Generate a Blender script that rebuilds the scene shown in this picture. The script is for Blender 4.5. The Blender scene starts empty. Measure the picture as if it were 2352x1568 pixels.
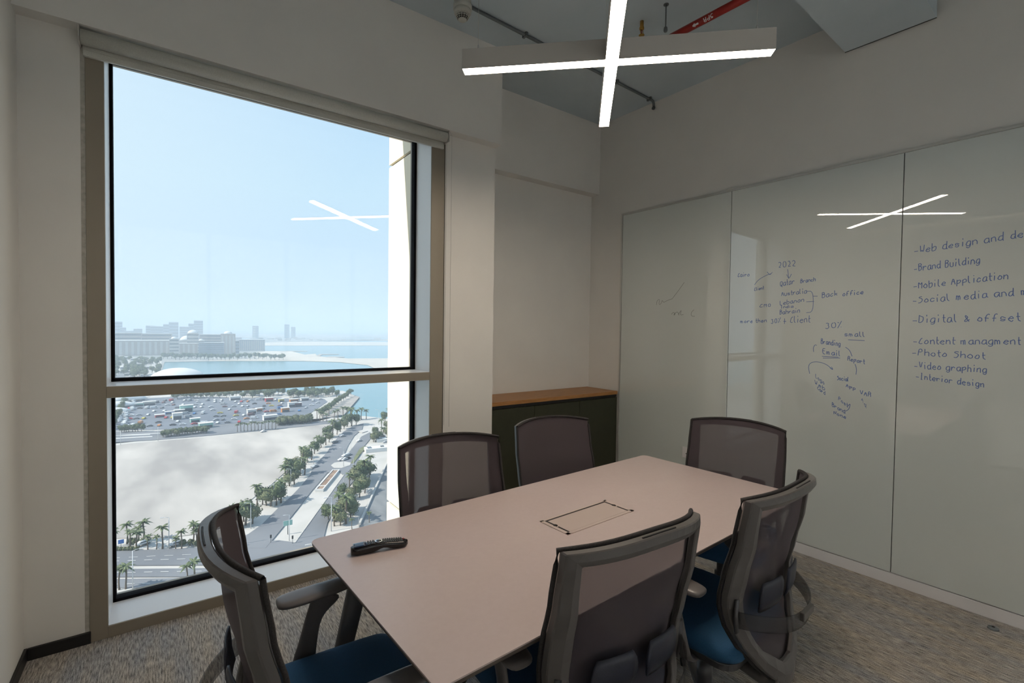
import bpy, bmesh, math, random
from mathutils import Vector, Matrix
random.seed(7)
S = bpy.context.scene
COL = S.collection

# ------------------------------------------------------------------ camera
YAW, PIT, ROL, FPX = 0.62739, 0.0253037, 0.0134613, 1098.17
fwd = Vector((math.sin(YAW)*math.cos(PIT), math.cos(YAW)*math.cos(PIT), -math.sin(PIT)))
rgt = Vector((math.cos(YAW), -math.sin(YAW), 0)); up = rgt.cross(fwd)
rgt2 = rgt*math.cos(ROL)+up*math.sin(ROL); up2 = -rgt*math.sin(ROL)+up*math.cos(ROL)
CAM = Vector((0, 0, 1.5))
cd = bpy.data.cameras.new('camera'); cam = bpy.data.objects.new('camera', cd); COL.objects.link(cam)
mw = Matrix((rgt2, up2, -fwd)).transposed().to_4x4(); mw.translation = CAM; cam.matrix_world = mw
cd.sensor_width = 36; cd.lens = FPX*36/2352; cd.clip_start = .02; cd.clip_end = 90000
S.camera = cam
def ray(x, y): return rgt2*(x-1176)+up2*(784-y)+fwd*FPX
def at_z(x, y, z):
    d = ray(x, y); return CAM+d*((z-CAM.z)/d.z)
def at_y(x, y, v):
    d = ray(x, y); return CAM+d*((v-CAM.y)/d.y)

# ------------------------------------------------------------------ world, sun, exposure
S.view_settings.view_transform = 'Standard'; S.view_settings.look = 'None'
S.view_settings.exposure = 0.0; S.view_settings.gamma = 1; S.view_settings.use_curve_mapping = False
W = bpy.data.worlds.new('sky'); S.world = W; W.use_nodes = True
nt = W.node_tree; nt.nodes.clear()
def wn(t): return nt.nodes.new(t)
tc = wn('ShaderNodeTexCoord'); sp = wn('ShaderNodeSeparateXYZ'); rp = wn('ShaderNodeValToRGB')
nt.links.new(tc.outputs['Generated'], sp.inputs[0]); nt.links.new(sp.outputs['Z'], rp.inputs[0])
rp.color_ramp.elements[0].position = 0; rp.color_ramp.elements[0].color = (.62, .80, 1, 1)
e = rp.color_ramp.elements[1]; e.position = .25; e.color = (.60, .84, 1, 1)
e = rp.color_ramp.elements.new(.7); e.color = (.36, .62, .98, 1)
dt = wn('ShaderNodeVectorMath'); dt.operation = 'DOT_PRODUCT'; dt.inputs[1].default_value = (-.80, .38, .46)
nt.links.new(tc.outputs['Generated'], dt.inputs[0])
mr = wn('ShaderNodeMapRange'); mr.inputs[1].default_value = .25; mr.inputs[2].default_value = 1.0
nt.links.new(dt.outputs['Value'], mr.inputs[0])
mx = wn('ShaderNodeMixRGB'); mx.inputs[2].default_value = (.86, 1.0, 1.05, 1)
nt.links.new(mr.outputs[0], mx.inputs[0]); nt.links.new(rp.outputs[0], mx.inputs[1])
bg = wn('ShaderNodeBackground'); ow = wn('ShaderNodeOutputWorld'); bg.inputs[1].default_value = 1.0
nt.links.new(mx.outputs[0], bg.inputs[0]); nt.links.new(bg.outputs[0], ow.inputs[0])
sl = bpy.data.lights.new('sun', 'SUN'); sl.energy = 6.6; sl.color = (1, .94, .84); sl.angle = .009
so = bpy.data.objects.new('sun', sl); COL.objects.link(so)
so.rotation_euler = Vector((-1, .15, .95)).to_track_quat('Z', 'Y').to_euler()
so.location = (-10, 8, 12)
PEND_STRENGTH = 62.0
COVE_STRENGTH = 6.0
CORR_FILL_STRENGTH = 60.0  # output of the added fill lamps in the unseen corridor

# ------------------------------------------------------------------ materials
def mat(name, col=(.5, .5, .5), rough=.5, metal=0, spec=.5, **k):
    m = bpy.data.materials.new(name); m.use_nodes = True
    b = m.node_tree.nodes['Principled BSDF']
    b.inputs['Base Color'].default_value = (*col, 1); b.inputs['Roughness'].default_value = rough
    b.inputs['Metallic'].default_value = metal; b.inputs['Specular IOR Level'].default_value = spec
    for n, v in k.items(): b.inputs[n.replace('_', ' ')].default_value = v
    return m
def noise_mat(name, c1, c2, scale=5, rough=.6, bump=0, sc=(1, 1, 1), detail=4, metal=0, spec=.5, bscale=None, lo=.35, hi=.65, coord='Object'):
    m = mat(name, c1, rough, metal, spec); n = m.node_tree; b = n.nodes['Principled BSDF']
    t = n.nodes.new('ShaderNodeTexCoord'); mp = n.nodes.new('ShaderNodeMapping'); mp.inputs['Scale'].default_value = sc
    no = n.nodes.new('ShaderNodeTexNoise'); no.inputs['Scale'].default_value = scale; no.inputs['Detail'].default_value = detail
    r = n.nodes.new('ShaderNodeValToRGB'); r.color_ramp.elements[0].color = (*c1, 1); r.color_ramp.elements[1].color = (*c2, 1)
    r.color_ramp.elements[0].position = lo; r.color_ramp.elements[1].position = hi
    n.links.new(t.outputs[coord], mp.inputs[0]); n.links.new(mp.outputs[0], no.inputs['Vector'])
    n.links.new(no.outputs['Fac'], r.inputs[0]); n.links.new(r.outputs[0], b.inputs['Base Color'])
    if bump:
        bu = n.nodes.new('ShaderNodeBump'); bu.inputs['Strength'].default_value = bump; bu.inputs['Distance'].default_value = .003
        if bscale:
            n2 = n.nodes.new('ShaderNodeTexNoise'); n2.inputs['Scale'].default_value = bscale
            n.links.new(mp.outputs[0], n2.inputs['Vector']); n.links.new(n2.outputs['Fac'], bu.inputs['Height'])
        else: n.links.new(no.outputs['Fac'], bu.inputs['Height'])
        n.links.new(bu.outputs[0], b.inputs['Normal'])
    return m
def emit(name, col, st):
    m = bpy.data.materials.new(name); m.use_nodes = True; n = m.node_tree; n.nodes.clear()
    em = n.nodes.new('ShaderNodeEmission'); em.inputs[0].default_value = (*col, 1); em.inputs[1].default_value = st
    o = n.nodes.new('ShaderNodeOutputMaterial'); n.links.new(em.outputs[0], o.inputs[0]); return m
def trans_mix(name, base, alpha, rough=.5, grid=None, tint=(1, 1, 1)):
    """see-through weave / smoky plastic: real transparency mixed with a principled surface"""
    m = mat(name, base, rough); n = m.node_tree; b = n.nodes['Principled BSDF']; o = n.nodes['Material Output']
    tr = n.nodes.new('ShaderNodeBsdfTransparent'); tr.inputs[0].default_value = (*tint, 1)
    mi = n.nodes.new('ShaderNodeMixShader'); mi.inputs[0].default_value = alpha
    n.links.new(tr.outputs[0], mi.inputs[1]); n.links.new(b.outputs[0], mi.inputs[2]); n.links.new(mi.outputs[0], o.inputs[0])
    if grid:
        t = n.nodes.new('ShaderNodeTexCoord'); mp = n.nodes.new('ShaderNodeMapping'); mp.inputs['Scale'].default_value = (grid, grid, grid)
        ck = n.nodes.new('ShaderNodeTexVoronoi'); ck.inputs['Scale'].default_value = 1; ck.inputs['Randomness'].default_value = .15
        n.links.new(t.outputs['Object'], mp.inputs[0]); n.links.new(mp.outputs[0], ck.inputs['Vector'])
        r = n.nodes.new('ShaderNodeMapRange'); r.inputs[1].default_value = .15; r.inputs[2].default_value = .55
        r.inputs[3].default_value = alpha-.32; r.inputs[4].default_value = min(1, alpha+.18)
        n.links.new(ck.outputs['Distance'], r.inputs[0]); n.links.new(r.outputs[0], mi.inputs[0])
    return m
def glass_mat(name, r0=.05, tint=(1, 1, 1)):
    m = bpy.data.materials.new(name); m.use_nodes = True; n = m.node_tree; n.nodes.clear()
    tr = n.nodes.new('ShaderNodeBsdfTransparent'); tr.inputs[0].default_value = (*tint, 1)
    gl = n.nodes.new('ShaderNodeBsdfGlossy'); gl.inputs['Roughness'].default_value = 0
    lw = n.nodes.new('ShaderNodeLayerWeight'); lw.inputs[0].default_value = .5
    p = n.nodes.new('ShaderNodeMath'); p.operation = 'POWER'; p.inputs[1].default_value = 5
    r = n.nodes.new('ShaderNodeMapRange'); r.inputs[3].default_value = r0; r.inputs[4].default_value = 1
    mi = n.nodes.new('ShaderNodeMixShader'); o = n.nodes.new('ShaderNodeOutputMaterial')
    n.links.new(lw.outputs['Facing'], p.inputs[0]); n.links.new(p.outputs[0], r.inputs[0]); n.links.new(r.outputs[0], mi.inputs[0])
    n.links.new(tr.outputs[0], mi.inputs[1]); n.links.new(gl.outputs[0], mi.inputs[2]); n.links.new(mi.outputs[0], o.inputs[0])
    return m

M = {}
M['wall'] = noise_mat('wall paint', (.73, .72, .69), (.76, .75, .715), 3, .75, .05, bscale=220)
M['ceil'] = noise_mat('blue grey ceiling paint', (.50, .59, .64), (.55, .63, .68), 2.5, .7, .06, bscale=60)
M['frame'] = mat('tan aluminium', (.28, .245, .195), .42, .2)
M['reveal'] = mat('pale aluminium', (.80, .81, .82), .35, .0)
M['gasket'] = mat('black gasket', (.006, .006, .008), .85, 0, .1)
M['caulk'] = noise_mat('caulk strip', (.36, .35, .31), (.48, .46, .42), 40, .8, .3)
M['black'] = mat('black skirting', (.008, .008, .009), .45)
M['white'] = mat('white gloss trim', (.72, .71, .72), .4)
M['board'] = mat('back painted glass', (.62, .67, .65), .5, 0, .4, Coat_Weight=1.0, Coat_Roughness=.004, Coat_IOR=2.0)
M['gap'] = mat('dark joint', (.06, .065, .06), .6)
M['alu'] = mat('satin aluminium', (.6, .6, .58), .35, .6)
M['top'] = noise_mat('greige laminate', (.50, .415, .402), (.515, .43, .416), 60, .34, .03, spec=.7)
M['edge'] = mat('dark table edge', (.10, .08, .065), .5)
M['leg'] = mat('grey table leg', (.10, .10, .105), .4, .3)
M['lid'] = mat('pale power box', (.60, .50, .46), .35, .3)
M['dark'] = mat('dark slot', (.012, .01, .01), .6)
M['plast'] = mat('taupe grey plastic', (.100, .093, .090), .38)
M['plastd'] = mat('dark grey plastic', (.055, .055, .06), .4)
M['piping'] = noise_mat('black woven piping', (.008, .008, .009), (.03, .026, .026), 300, .8)
M['mesh'] = trans_mix('brown mesh weave', (.070, .056, .064), .81, .95)
M['lumbar'] = noise_mat('blue black lumbar pad', (.018, .022, .038), (.026, .03, .05), 300, .45)
M['smoke'] = trans_mix('smoky clear plastic', (.05, .05, .055), .45, .12)
M['seat'] = noise_mat('blue seat fabric', (.009, .060, .140), (.011, .073, .162), 350, .85, .15)
M['arm'] = mat('grey arm pad', (.12, .11, .108), .38)
M['rubber'] = mat('black rubber', (.012, .012, .012), .6)
M['chrome'] = mat('bright metal', (.7, .7, .7), .2, 1)
M['light'] = emit('warm white diffuser', (1, .84, .68), PEND_STRENGTH)
M['cove'] = emit('warm led strip', (1, .86, .66), COVE_STRENGTH)
M['corrfill'] = emit('neutral white fill emission', (.96, .98, 1), CORR_FILL_STRENGTH)
M['pend'] = mat('white lamp housing', (.52, .50, .47), .5)
M['red'] = mat('red pipe paint', (.30, .012, .008), .35)
M['brass'] = mat('brass', (.45, .26, .06), .35, .8)
M['steel'] = mat('galvanised steel', (.16, .18, .19), .5, .5)
M['cream'] = mat('cream plastic', (.50, .50, .45), .5)
M['wood'] = noise_mat('oak veneer', (.30, .135, .035), (.40, .19, .06), 9, .42, .05, (1.2, 14, 14), 6)
M['green'] = noise_mat('dark green cabinet', (.022, .024, .010), (.026, .028, .012), 20, .45)
M['blind'] = noise_mat('blind fabric', (.52, .52, .48), (.58, .58, .53), 200, .8)
M['remote'] = mat('gloss black plastic', (.006, .006, .008), .16)
M['remoteb'] = mat('glossy blue black tail', (.012, .022, .055), .08)
M['key'] = mat('grey keys', (.05, .048, .045), .4)
M['blue'] = trans_mix('blue marker ink', (.07, .16, .52), .60, .6)
M['ink'] = trans_mix('dark marker ink', (.05, .05, .04), .7, .6)
M['glass'] = glass_mat('window pane glass', .013)
M['facade'] = mat('cream stone cladding', (.80, .73, .58), .7)

# carpet: loop pile, streaked along its warp
def carpet():
    m = mat('loop pile carpet', (.2, .19, .18), .95, 0, .1); n = m.node_tree; b = n.nodes['Principled BSDF']
    L = n.links.new; N = n.nodes.new
    t = N('ShaderNodeTexCoord')
    def nz(scale, sc, rot=0, det=3):
        mp = N('ShaderNodeMapping'); mp.inputs['Scale'].default_value = sc; mp.inputs['Rotation'].default_value = (0, 0, rot)
        L(t.outputs['Object'], mp.inputs[0]); x = N('ShaderNodeTexNoise'); x.inputs['Scale'].default_value = scale; x.inputs['Detail'].default_value = det
        L(mp.outputs[0], x.inputs['Vector']); return x.outputs['Fac']
    a = nz(1, (190, 22, 1), .0); c = nz(1, (380, 300, 1)); d = nz(2.2, (5, .7, 1), .0, 3)
    def mm(op, x, y):
        k = N('ShaderNodeMath'); k.operation = op
        for i, v in enumerate((x, y)):
            if isinstance(v, float): k.inputs[i].default_value = v
            else: L(v, k.inputs[i])
        return k.outputs[0]
    f = mm('ADD', mm('MULTIPLY', a, .55), mm('MULTIPLY', c, .45))
    r = N('ShaderNodeValToRGB'); r.color_ramp.elements[0].position = .36; r.color_ramp.elements[0].color = (.10, .10, .102, 1)
    r.color_ramp.elements[1].position = .62; r.color_ramp.elements[1].color = (.60, .575, .545, 1); L(f, r.inputs[0])
    r2 = N('ShaderNodeValToRGB'); r2.color_ramp.elements[0].position = .35; r2.color_ramp.elements[0].color = (.80, .82, .86, 1)
    r2.color_ramp.elements[1].position = .65; r2.color_ramp.elements[1].color = (1.05, .96, .84, 1); L(d, r2.inputs[0])
    mu = N('ShaderNodeMixRGB'); mu.blend_type = 'MULTIPLY'; mu.inputs[0].default_value = 1; L(r.outputs[0], mu.inputs[1]); L(r2.outputs[0], mu.inputs[2])
    L(mu.outputs[0], b.inputs['Base Color'])
    bu = N('ShaderNodeBump'); bu.inputs['Strength'].default_value = .6; bu.inputs['Distance'].default_value = .004; L(f, bu.inputs['Height']); L(bu.outputs[0], b.inputs['Normal'])
    return m
M['carpet'] = carpet()

# ------------------------------------------------------------------ geometry helpers
class MB:
    def __init__(s): s.v = []; s.f = []; s.m = []
    def add(s, vs, fs, mi=0):
        o = len(s.v); s.v += [tuple(v) for v in vs]; s.f += [tuple(i+o for i in f) for f in fs]; s.m += [mi]*len(fs); return s
    def box(s, a, b, mi=0, mtx=None):
        x0, y0, z0 = a; x1, y1, z1 = b
        vs = [Vector(p) for p in ((x0, y0, z0), (x1, y0, z0), (x1, y1, z0), (x0, y1, z0), (x0, y0, z1), (x1, y0, z1), (x1, y1, z1), (x0, y1, z1))]
        if mtx: vs = [mtx @ v for v in vs]
        return s.add(vs, [(0, 3, 2, 1), (4, 5, 6, 7), (0, 1, 5, 4), (1, 2, 6, 5), (2, 3, 7, 6), (3, 0, 4, 7)], mi)
    def prism(s, poly, z0, z1, mi=0):
        n = len(poly); vs = [(p[0], p[1], z0) for p in poly]+[(p[0], p[1], z1) for p in poly]
        fs = [tuple(range(n-1, -1, -1)), tuple(range(n, 2*n))]+[(i, (i+1) % n, n+(i+1) % n, n+i) for i in range(n)]
        return s.add(vs, fs, mi)
    def tube(s, pts, r, n=10, mi=0, cap=True, flat=None):
        """swept tube; r float or list; flat=(a,b,up) for an elliptical section"""
        pts = [Vector(p) for p in pts]; k = len(pts); vs = []
        rr = r if isinstance(r, (list, tuple)) else [r]*k
        upv = Vector((0, 0, 1))
        for i, p in enumerate(pts):
            t = (pts[min(i+1, k-1)]-pts[max(i-1, 0)]).normalized()
            u = upv if abs(t.dot(upv)) < .95 else Vector((1, 0, 0))
            if flat: u = Vector(flat[1])
            a = t.cross(u).normalized(); b = a.cross(t).normalized()
            q = rr[i]; ra, rb = (q, q) if not isinstance(q, tuple) else q
            for j in range(n):
                th = 2*math.pi*j/n; vs.append(p+a*math.cos(th)*ra+b*math.sin(th)*rb)
        fs = [(i*n+j, i*n+(j+1) % n, (i+1)*n+(j+1) % n, (i+1)*n+j) for i in range(k-1) for j in range(n)]
        if cap: fs += [tuple(range(n-1, -1, -1)), tuple((k-1)*n+j for j in range(n))]
        return s.add(vs, fs, mi)
    def lathe(s, prof, c=(0, 0, 0), n=24, mi=0):
        vs = []; k = len(prof)
        for r, z in prof:
            for j in range(n):
                th = 2*math.pi*j/n; vs.append((c[0]+r*math.cos(th), c[1]+r*math.sin(th), c[2]+z))
        fs = [(i*n+j, i*n+(j+1) % n, (i+1)*n+(j+1) % n, (i+1)*n+j) for i in range(k-1) for j in range(n)]
        fs += [tuple(range(n-1, -1, -1)), tuple((k-1)*n+j for j in range(n))]
        return s.add(vs, fs, mi)
    def rings(s, R, mi=0, cap=True, closed=True):
        n = len(R[0]); vs = [p for r in R for p in r]; m = n if closed else n-1
        fs = [(i*n+j, i*n+(j+1) % n, (i+1)*n+(j+1) % n, (i+1)*n+j) for i in range(len(R)-1) for j in range(m)]
        if cap and closed: fs += [tuple(range(n-1, -1, -1)), tuple((len(R)-1)*n+j for j in range(n))]
        return s.add(vs, fs, mi)
    def build(s, name, m, parent=None, smooth=False, bevel=0, seg=2, sub=0, solid=0, recalc=True, loc=None):
        me = bpy.data.meshes.new(name); me.from_pydata(s.v, [], s.f)
        ms = m if isinstance(m, (list, tuple)) else [m]
        for x in ms: me.materials.append(M[x] if isinstance(x, str) else x)
        if len(ms) > 1: me.polygons.foreach_set('material_index', s.m)
        if recalc:
            b = bmesh.new(); b.from_mesh(me); bmesh.ops.recalc_face_normals(b, faces=b.faces); b.to_mesh(me); b.free()
        if smooth: me.polygons.foreach_set('use_smooth', [True]*len(me.polygons))
        me.update()
        o = bpy.data.objects.new(name, me); COL.objects.link(o)
        if parent: o.parent = parent
        if loc: o.location = loc
        if solid:
            x = o.modifiers.new('thick', 'SOLIDIFY'); x.thickness = solid; x.offset = 0
        if bevel:
            x = o.modifiers.new('bevel', 'BEVEL'); x.width = bevel; x.segments = seg; x.limit_method = 'ANGLE'; x.angle_limit = math.radians(40)
        if sub:
            x = o.modifiers.new('sub', 'SUBSURF'); x.levels = sub; x.render_levels = sub
        return o
def tag(o, label=None, cat=None, group=None, kind=None):
    if label: o['label'] = label
    if cat: o['category'] = cat
    if group: o['group'] = group
    if kind: o['kind'] = kind
    return o
def struct(o): o['kind'] = 'structure'; return o
def thing(name, label, cat, loc=(0, 0, 0), rz=0, group=None):
    o = bpy.data.objects.new(name, None); COL.objects.link(o); o.location = loc; o.rotation_euler = (0, 0, rz)
    o.empty_display_size = .1
    return tag(o, label, cat, group)
def copy_tree(o, parent=None):
    c = o.copy(); COL.objects.link(c)
    if parent: c.parent = parent
    for ch in KIDS.get(o.name, []): copy_tree(ch, c)
    return c
KIDS = {}
def index_kids(root):
    for o in list(COL.objects):
        if o.parent and (o.parent == root or (o.parent.parent and o.parent.parent == root)):
            KIDS.setdefault(o.parent.name, [])
            if o not in KIDS[o.parent.name]: KIDS[o.parent.name].append(o)

# ------------------------------------------------------------------ room geometry constants
YW = 2.947; YG = 3.19; ZC = 3.50; XL = -.514; YB = -1.35
A_ = -.0409735; XR = 3.52147
T = Vector((math.sin(A_), math.cos(A_), 0)); NW = Vector((-math.cos(A_), math.sin(A_), 0)); O = Vector((XR, 1, 0))
RW = Matrix((T, NW, Vector((0, 0, 1)))).transposed().to_4x4(); RW.translation = O   # right wall frame: (s, out, z)
def rw(s_, o_, z_): return RW @ Vector((s_, o_, z_))
def wall_sz(x, y, off=0):
    d = ray(x, y); n = -NW; t = (n.dot(O-CAM)-off)/n.dot(d); P = CAM+d*t; return T.dot(P-O), P.z
OUT = YG+.12     # outer face of the facade
WX0, WX1 = -.227, 1.45       # clear window opening

# floor
struct(MB().box((XL-.3, YB-.2, -.12), (3.9, YG+.02, 0)).build('floor', 'carpet'))
struct(MB().box((XL-.3, YB-.2, ZC), (3.9, 3.75, ZC+.25)).build('ceiling', 'ceil'))
# left wall
struct(MB().box((XL-.3, YB-.2, -.1), (XL, OUT, ZC)).build('wall_left', 'wall'))
# window wall: pieces left, below-right, column, above
w = MB()
w.box((XL, YW, 0), (-.31, OUT, 2.87)); w.box((1.553, YW, 0), (1.962, OUT, 2.87))
w.box((XL, YW, 2.87), (1.962, OUT, ZC))
struct(w.build('wall_window', 'wall'))
struct(MB().box((XL, 2.865, 2.823), (1.962, YW+.001, ZC)).build('trim_1', 'wall'))   # soffit that projects over the blind
# niche: back wall with its high beam, side return, right wall
xr_at = lambda y: XR+(y-1)*math.tan(A_)
struct(MB().box((1.90, 3.425, 0), (3.9, 3.75, ZC)).build('wall_niche', 'wall'))
struct(MB().box((1.962, 3.324, 2.825), (3.6, 3.426, ZC)).build('trim_2', 'wall'))
struct(MB().box((1.80, OUT-.001, 0), (1.962, 3.43, ZC)).build('wall_niche_side', 'wall'))
struct(MB().box((-2.6, -.22, 0), (2.75, -.016, ZC), 0, RW).build('wall_right', 'wall'))
YC = YB-1.9
bw = struct(MB().box((XL, YB-.06, 2.75), (3.9, YB, ZC)).build('wall_back', 'wall'))
for k in range(5): MB().box((XL+k*.98, YB-.05, 0), (XL+k*.98+.04, YB-.01, 2.75)).build('partition_post', 'frame', bw)
MB().box((XL, YB-.05, 0), (3.55, YB-.01, .06)).build('partition_rail', 'frame', bw)
for k in range(4): MB().box((XL+.04+k*.98, YB-.035, .06), (XL+(k+1)*.98, YB-.025, 2.75)).build('glass_pane', 'glass', bw)
struct(MB().box((XL-.3, YC-.2, 0), (3.9, YC, 3.3)).build('wall_corridor', 'wall'))
struct(MB().box((XL-.3, YC-.2, -.12), (3.9, YB-.2, 0)).build('floor_corridor', 'carpet'))
struct(MB().box((XL-.3, YC-.2, 3.2), (3.9, YB-.06, 3.3)).build('ceiling_corridor', 'wall'))
struct(MB().box((XL-.3, YC, 0), (XL, YB-.2, 3.2)).build('wall_corridor_left', 'wall'))
struct(MB().box((3.7, YC, 0), (3.9, YB, 3.2)).build('wall_corridor_right', 'wall'))
for k in range(3):  # added fill lamps, out of view, to lift the room's walls from behind
    x = -.3+k*1.3
    t_ = thing('corridor_fill_light', 'added slim fill light in the unseen corridor behind the glass partition', 'ceiling light', (x, YB-.24, 3.2), 0, 'added corridor fill lights')
    MB().box((-.02, -.14, -.02), (1.12, .04, 0)).build('frame', 'pend', t_); MB().box((0, -.12, -.024), (1.1, .02, -.0205)).build('diffuser', 'corrfill', t_)
# baseboards
struct(MB().box((XL, YB, 0), (XL+.012, YW, .055)).build('baseboard_left', 'black', bevel=.002))
struct(MB().box((XL+.012, YW-.012, 0), (-.289, YW, .055)).build('baseboard_window', 'black', bevel=.002))
struct(MB().box((-2.5, -.016, 0), (2.0, .002, .067), 0, RW).build('baseboard_right', 'white', bevel=.0015))
# ------------------------------------------------------------------ window
ZM0, ZM1 = 1.150, 1.203
wi = struct(MB().box((-.227, YG-.012, ZM0), (-.226, YG, ZM0+.01)).build('window_1', 'frame'))
f = MB()
f.box((-.2935, YW-.004, 0), (WX0, OUT-.02, 2.87)); f.box((WX1, YW-.004, 0), (1.553, OUT-.02, 2.87))
f.box((WX0, YW-.004, -.001), (WX1, OUT-.02, .056)); f.box((WX0, YW+.02, 2.845), (WX1, OUT-.02, 2.87))
f.box((WX0, YW-.002, ZM0), (WX1, OUT-.02, ZM1))
f.build('window_frame', 'frame', wi, bevel=.0015)
# pale lining of the reveals
l = MB(); e_ = .0015
l.box((WX0-.001, YW+.003, .056), (WX0+e_, YG-.01, 2.85)); l.box((WX1-e_, YW+.003, .056), (WX1+.001, YG-.01, 2.85))
l.box((WX0, YW+.003, .055), (WX1, YG-.01, .0575)); l.box((WX0, YW+.003, ZM1-.001), (WX1, YG-.01, ZM1+e_)); l.box((WX0, YW+.003, ZM0-e_), (WX1, YG-.01, ZM0+.001))
l.build('reveal_lining', 'reveal', wi)
def gasket(z0, z1, nm):
    g = MB(); a = .016
    x0, x1 = WX0+e_, WX1-e_
    g.box((x0, YG-.012, z0), (x0+a*.8, YG+.04, z1)); g.box((x1-a, YG-.012, z0), (x1, YG+.04, z1))
    g.box((x0, YG-.012, z0), (x1, YG+.04, z0+a)); g.box((x0, YG-.012, z1-a), (x1, YG+.04, z1))
    g.build('gasket', 'gasket', wi)
    MB().box((x0+.006, YG, z0+.006), (x1-.006, YG+.006, z1-.006)).build('pane', 'glass', wi)
    MB().box((x0+.006, YG+.024, z0+.006), (x1-.006, YG+.030, z1-.006)).build('pane', 'glass', wi)
gasket(.0575, ZM0-e_, 'low'); gasket(ZM1+e_, 2.845, 'high')
MB().box((-.31, YW-.001, 0), (-.2935, YW+.05, 2.823)).build('caulk_strip', 'caulk', wi)
MB().box((1.5465, YW-.006, 0), (1.5495, YW-.003, 2.76)).build('joint_line', 'gap', wi)

# facade fins outside (the tower's own stone clad piers)
def fin(x0, x1, y1, seams, nm):
    b = MB(); zs = [-30]+seams+[30]
    root = None
    for i in range(len(zs)-1):
        m_ = MB().box((x0, OUT-.1, zs[i]+.012), (x1, y1, zs[i+1]-.012))
        if root is None: root = struct(m_.build('trim_'+nm, 'facade')); MB().box((x0+.02, OUT-.1, -30), (x1-.02, y1-.02, 30)).build('joint_core', 'gap', root)
        else: m_.build('stone_panel', 'facade', root)
fin(1.55, 1.95, 3.955, [-2.85, .0, 2.87, 5.73], '3')
fin(-1.3, -.5, 3.45, [-2.85, .0, 2.87, 5.73], '4')

# ------------------------------------------------------------------ roller blind
rb = thing('roller_blind', 'rolled-up off-white roller blind above the window with a bead chain', 'blind', (.63, 2.905, 2.785))
bx0, bx1 = -.31, 1.548
MB().tube([(bx0+.008-.63, 0, 0), (bx1-.012-.63, 0, 0)], .033, 28).build('fabric_roll', 'blind', rb, True)
MB().box((bx0+.012-.63, .026, -.068), (bx1-.016-.63, .034, 0)).build('fabric_drop', 'blind', rb)
MB().box((bx0+.012-.63, .020, -.072), (bx1-.016-.63, .038, -.044)).build('hem_bar', 'blind', rb, bevel=.003)
for x in (bx0, bx1-.008):
    MB().box((x-.63, -.035, -.035), (x+.006-.63, .04, .037)).build('bracket', 'pend', rb, bevel=.004)
ch = MB(); cx = 1.556-.63
cpts = [(cx, -.008+.036*math.cos(t_), -.0+.036*math.sin(t_)) for t_ in [math.pi*.1*k for k in range(0, 11)]]
ch.tube([(cx, .028, -1.95)]+[(cx, .028, 0)]+[p for p in cpts]+[(cx, -.044, -1.95)], .0014, 5)
chain = ch.build('chain_cord', 'alu', rb)
bd = MB()
for k in range(150):
    for yy in (.028, -.044):
        z = -.03-k*.0125; r = .0024
        bd.add([(cx+r, yy, z), (cx-r, yy, z), (cx, yy+r, z), (cx, yy-r, z), (cx, yy, z+r), (cx, yy, z-r)],
               [(0, 2, 4), (2, 1, 4), (1, 3, 4), (3, 0, 4), (2, 0, 5), (1, 2, 5), (3, 1, 5), (0, 3, 5)])
tag(bd.build('chain_beads', 'alu', rb), kind='stuff')

# ------------------------------------------------------------------ glass whiteboard on right wall
wb = thing('glass_whiteboard', 'wall-sized grey glass whiteboard with faint blue marker notes', 'whiteboard', rw(0, 0, 0), 0)
wb.matrix_world = RW.copy()
joints = [2.018, .988, -.048, -1.08, -2.1]
panels = []
for i in range(4):
    s1, s0 = joints[i], joints[i+1]
    o = MB().box((s0+.002, -.012, .072), (s1-.002, 0, 2.568)).build('glass_panel', 'board', wb, bevel=.0012, seg=1); panels.append(o)
MB().box((-2.12, -.0155, .07), (2.018, -.0125, 2.57)).build('backing', 'gap', wb)
MB().box((-2.12, -.0155, 2.568), (2.03, .007, 2.585)).build('top_channel', 'alu', wb, bevel=.001)
MB().box((2.018, -.0155, .068), (2.031, .007, 2.568)).build('side_channel', 'alu', wb, bevel=.001)

GL = {'a': "56261413224254 565362", 'b': "1912 153656533212", 'c': "553614133253", 'd': "56261413224254 595262", 'e': "145455361413324253",
 'f': "58492722 1545", 'g': "56261413224254 56513011", 'h': "1912 15365652", 'i': "2622 2829", 'k': "1912 5514 2452", 'l': "191332",
 'm': "1612 15263532 35465552", 'n': "1612 1536465552", 'o': "36141332535536", 'p': "1610 153656543313", 'r': "1612 143655", 's': "55261444533213",
 't': "29233242 1646", 'u': "1613224253 5652", 'v': "163256", 'w': "1622354256", 'y': "1613324253 565130", 'x': "1652 5612",
 'A': "123952 2545", 'B': "1912 19495716 1656533212", 'C': "583814133253", 'D': "1912 1938575 43212".replace(' 43212', '43212'), 'L': "191252", 'S': "58381756543212",
 'M': "1219355952", 'I': "2949 3932 2242", 'P': "1219495746 1646", 'Q': "38171332535738 3451", 'W': "1922354259", 'V': "193259", 'E': "59191252 1646",
 'R': "1219495746 16364652", '2': "173847551252", '0': "38171332535738", '3': "18384736 36543213", '%': "5912 1827 4353", '&': "5217283746132254",
 '+': "3731 1454", '-': "1454", 'G': "58381413325254 3454", 'H': "1912 5952 1656", 'O': "38171332535738", 'F': "5919 1912 1646", 'N': "12195259", 'T': "1959 3932"}
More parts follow.
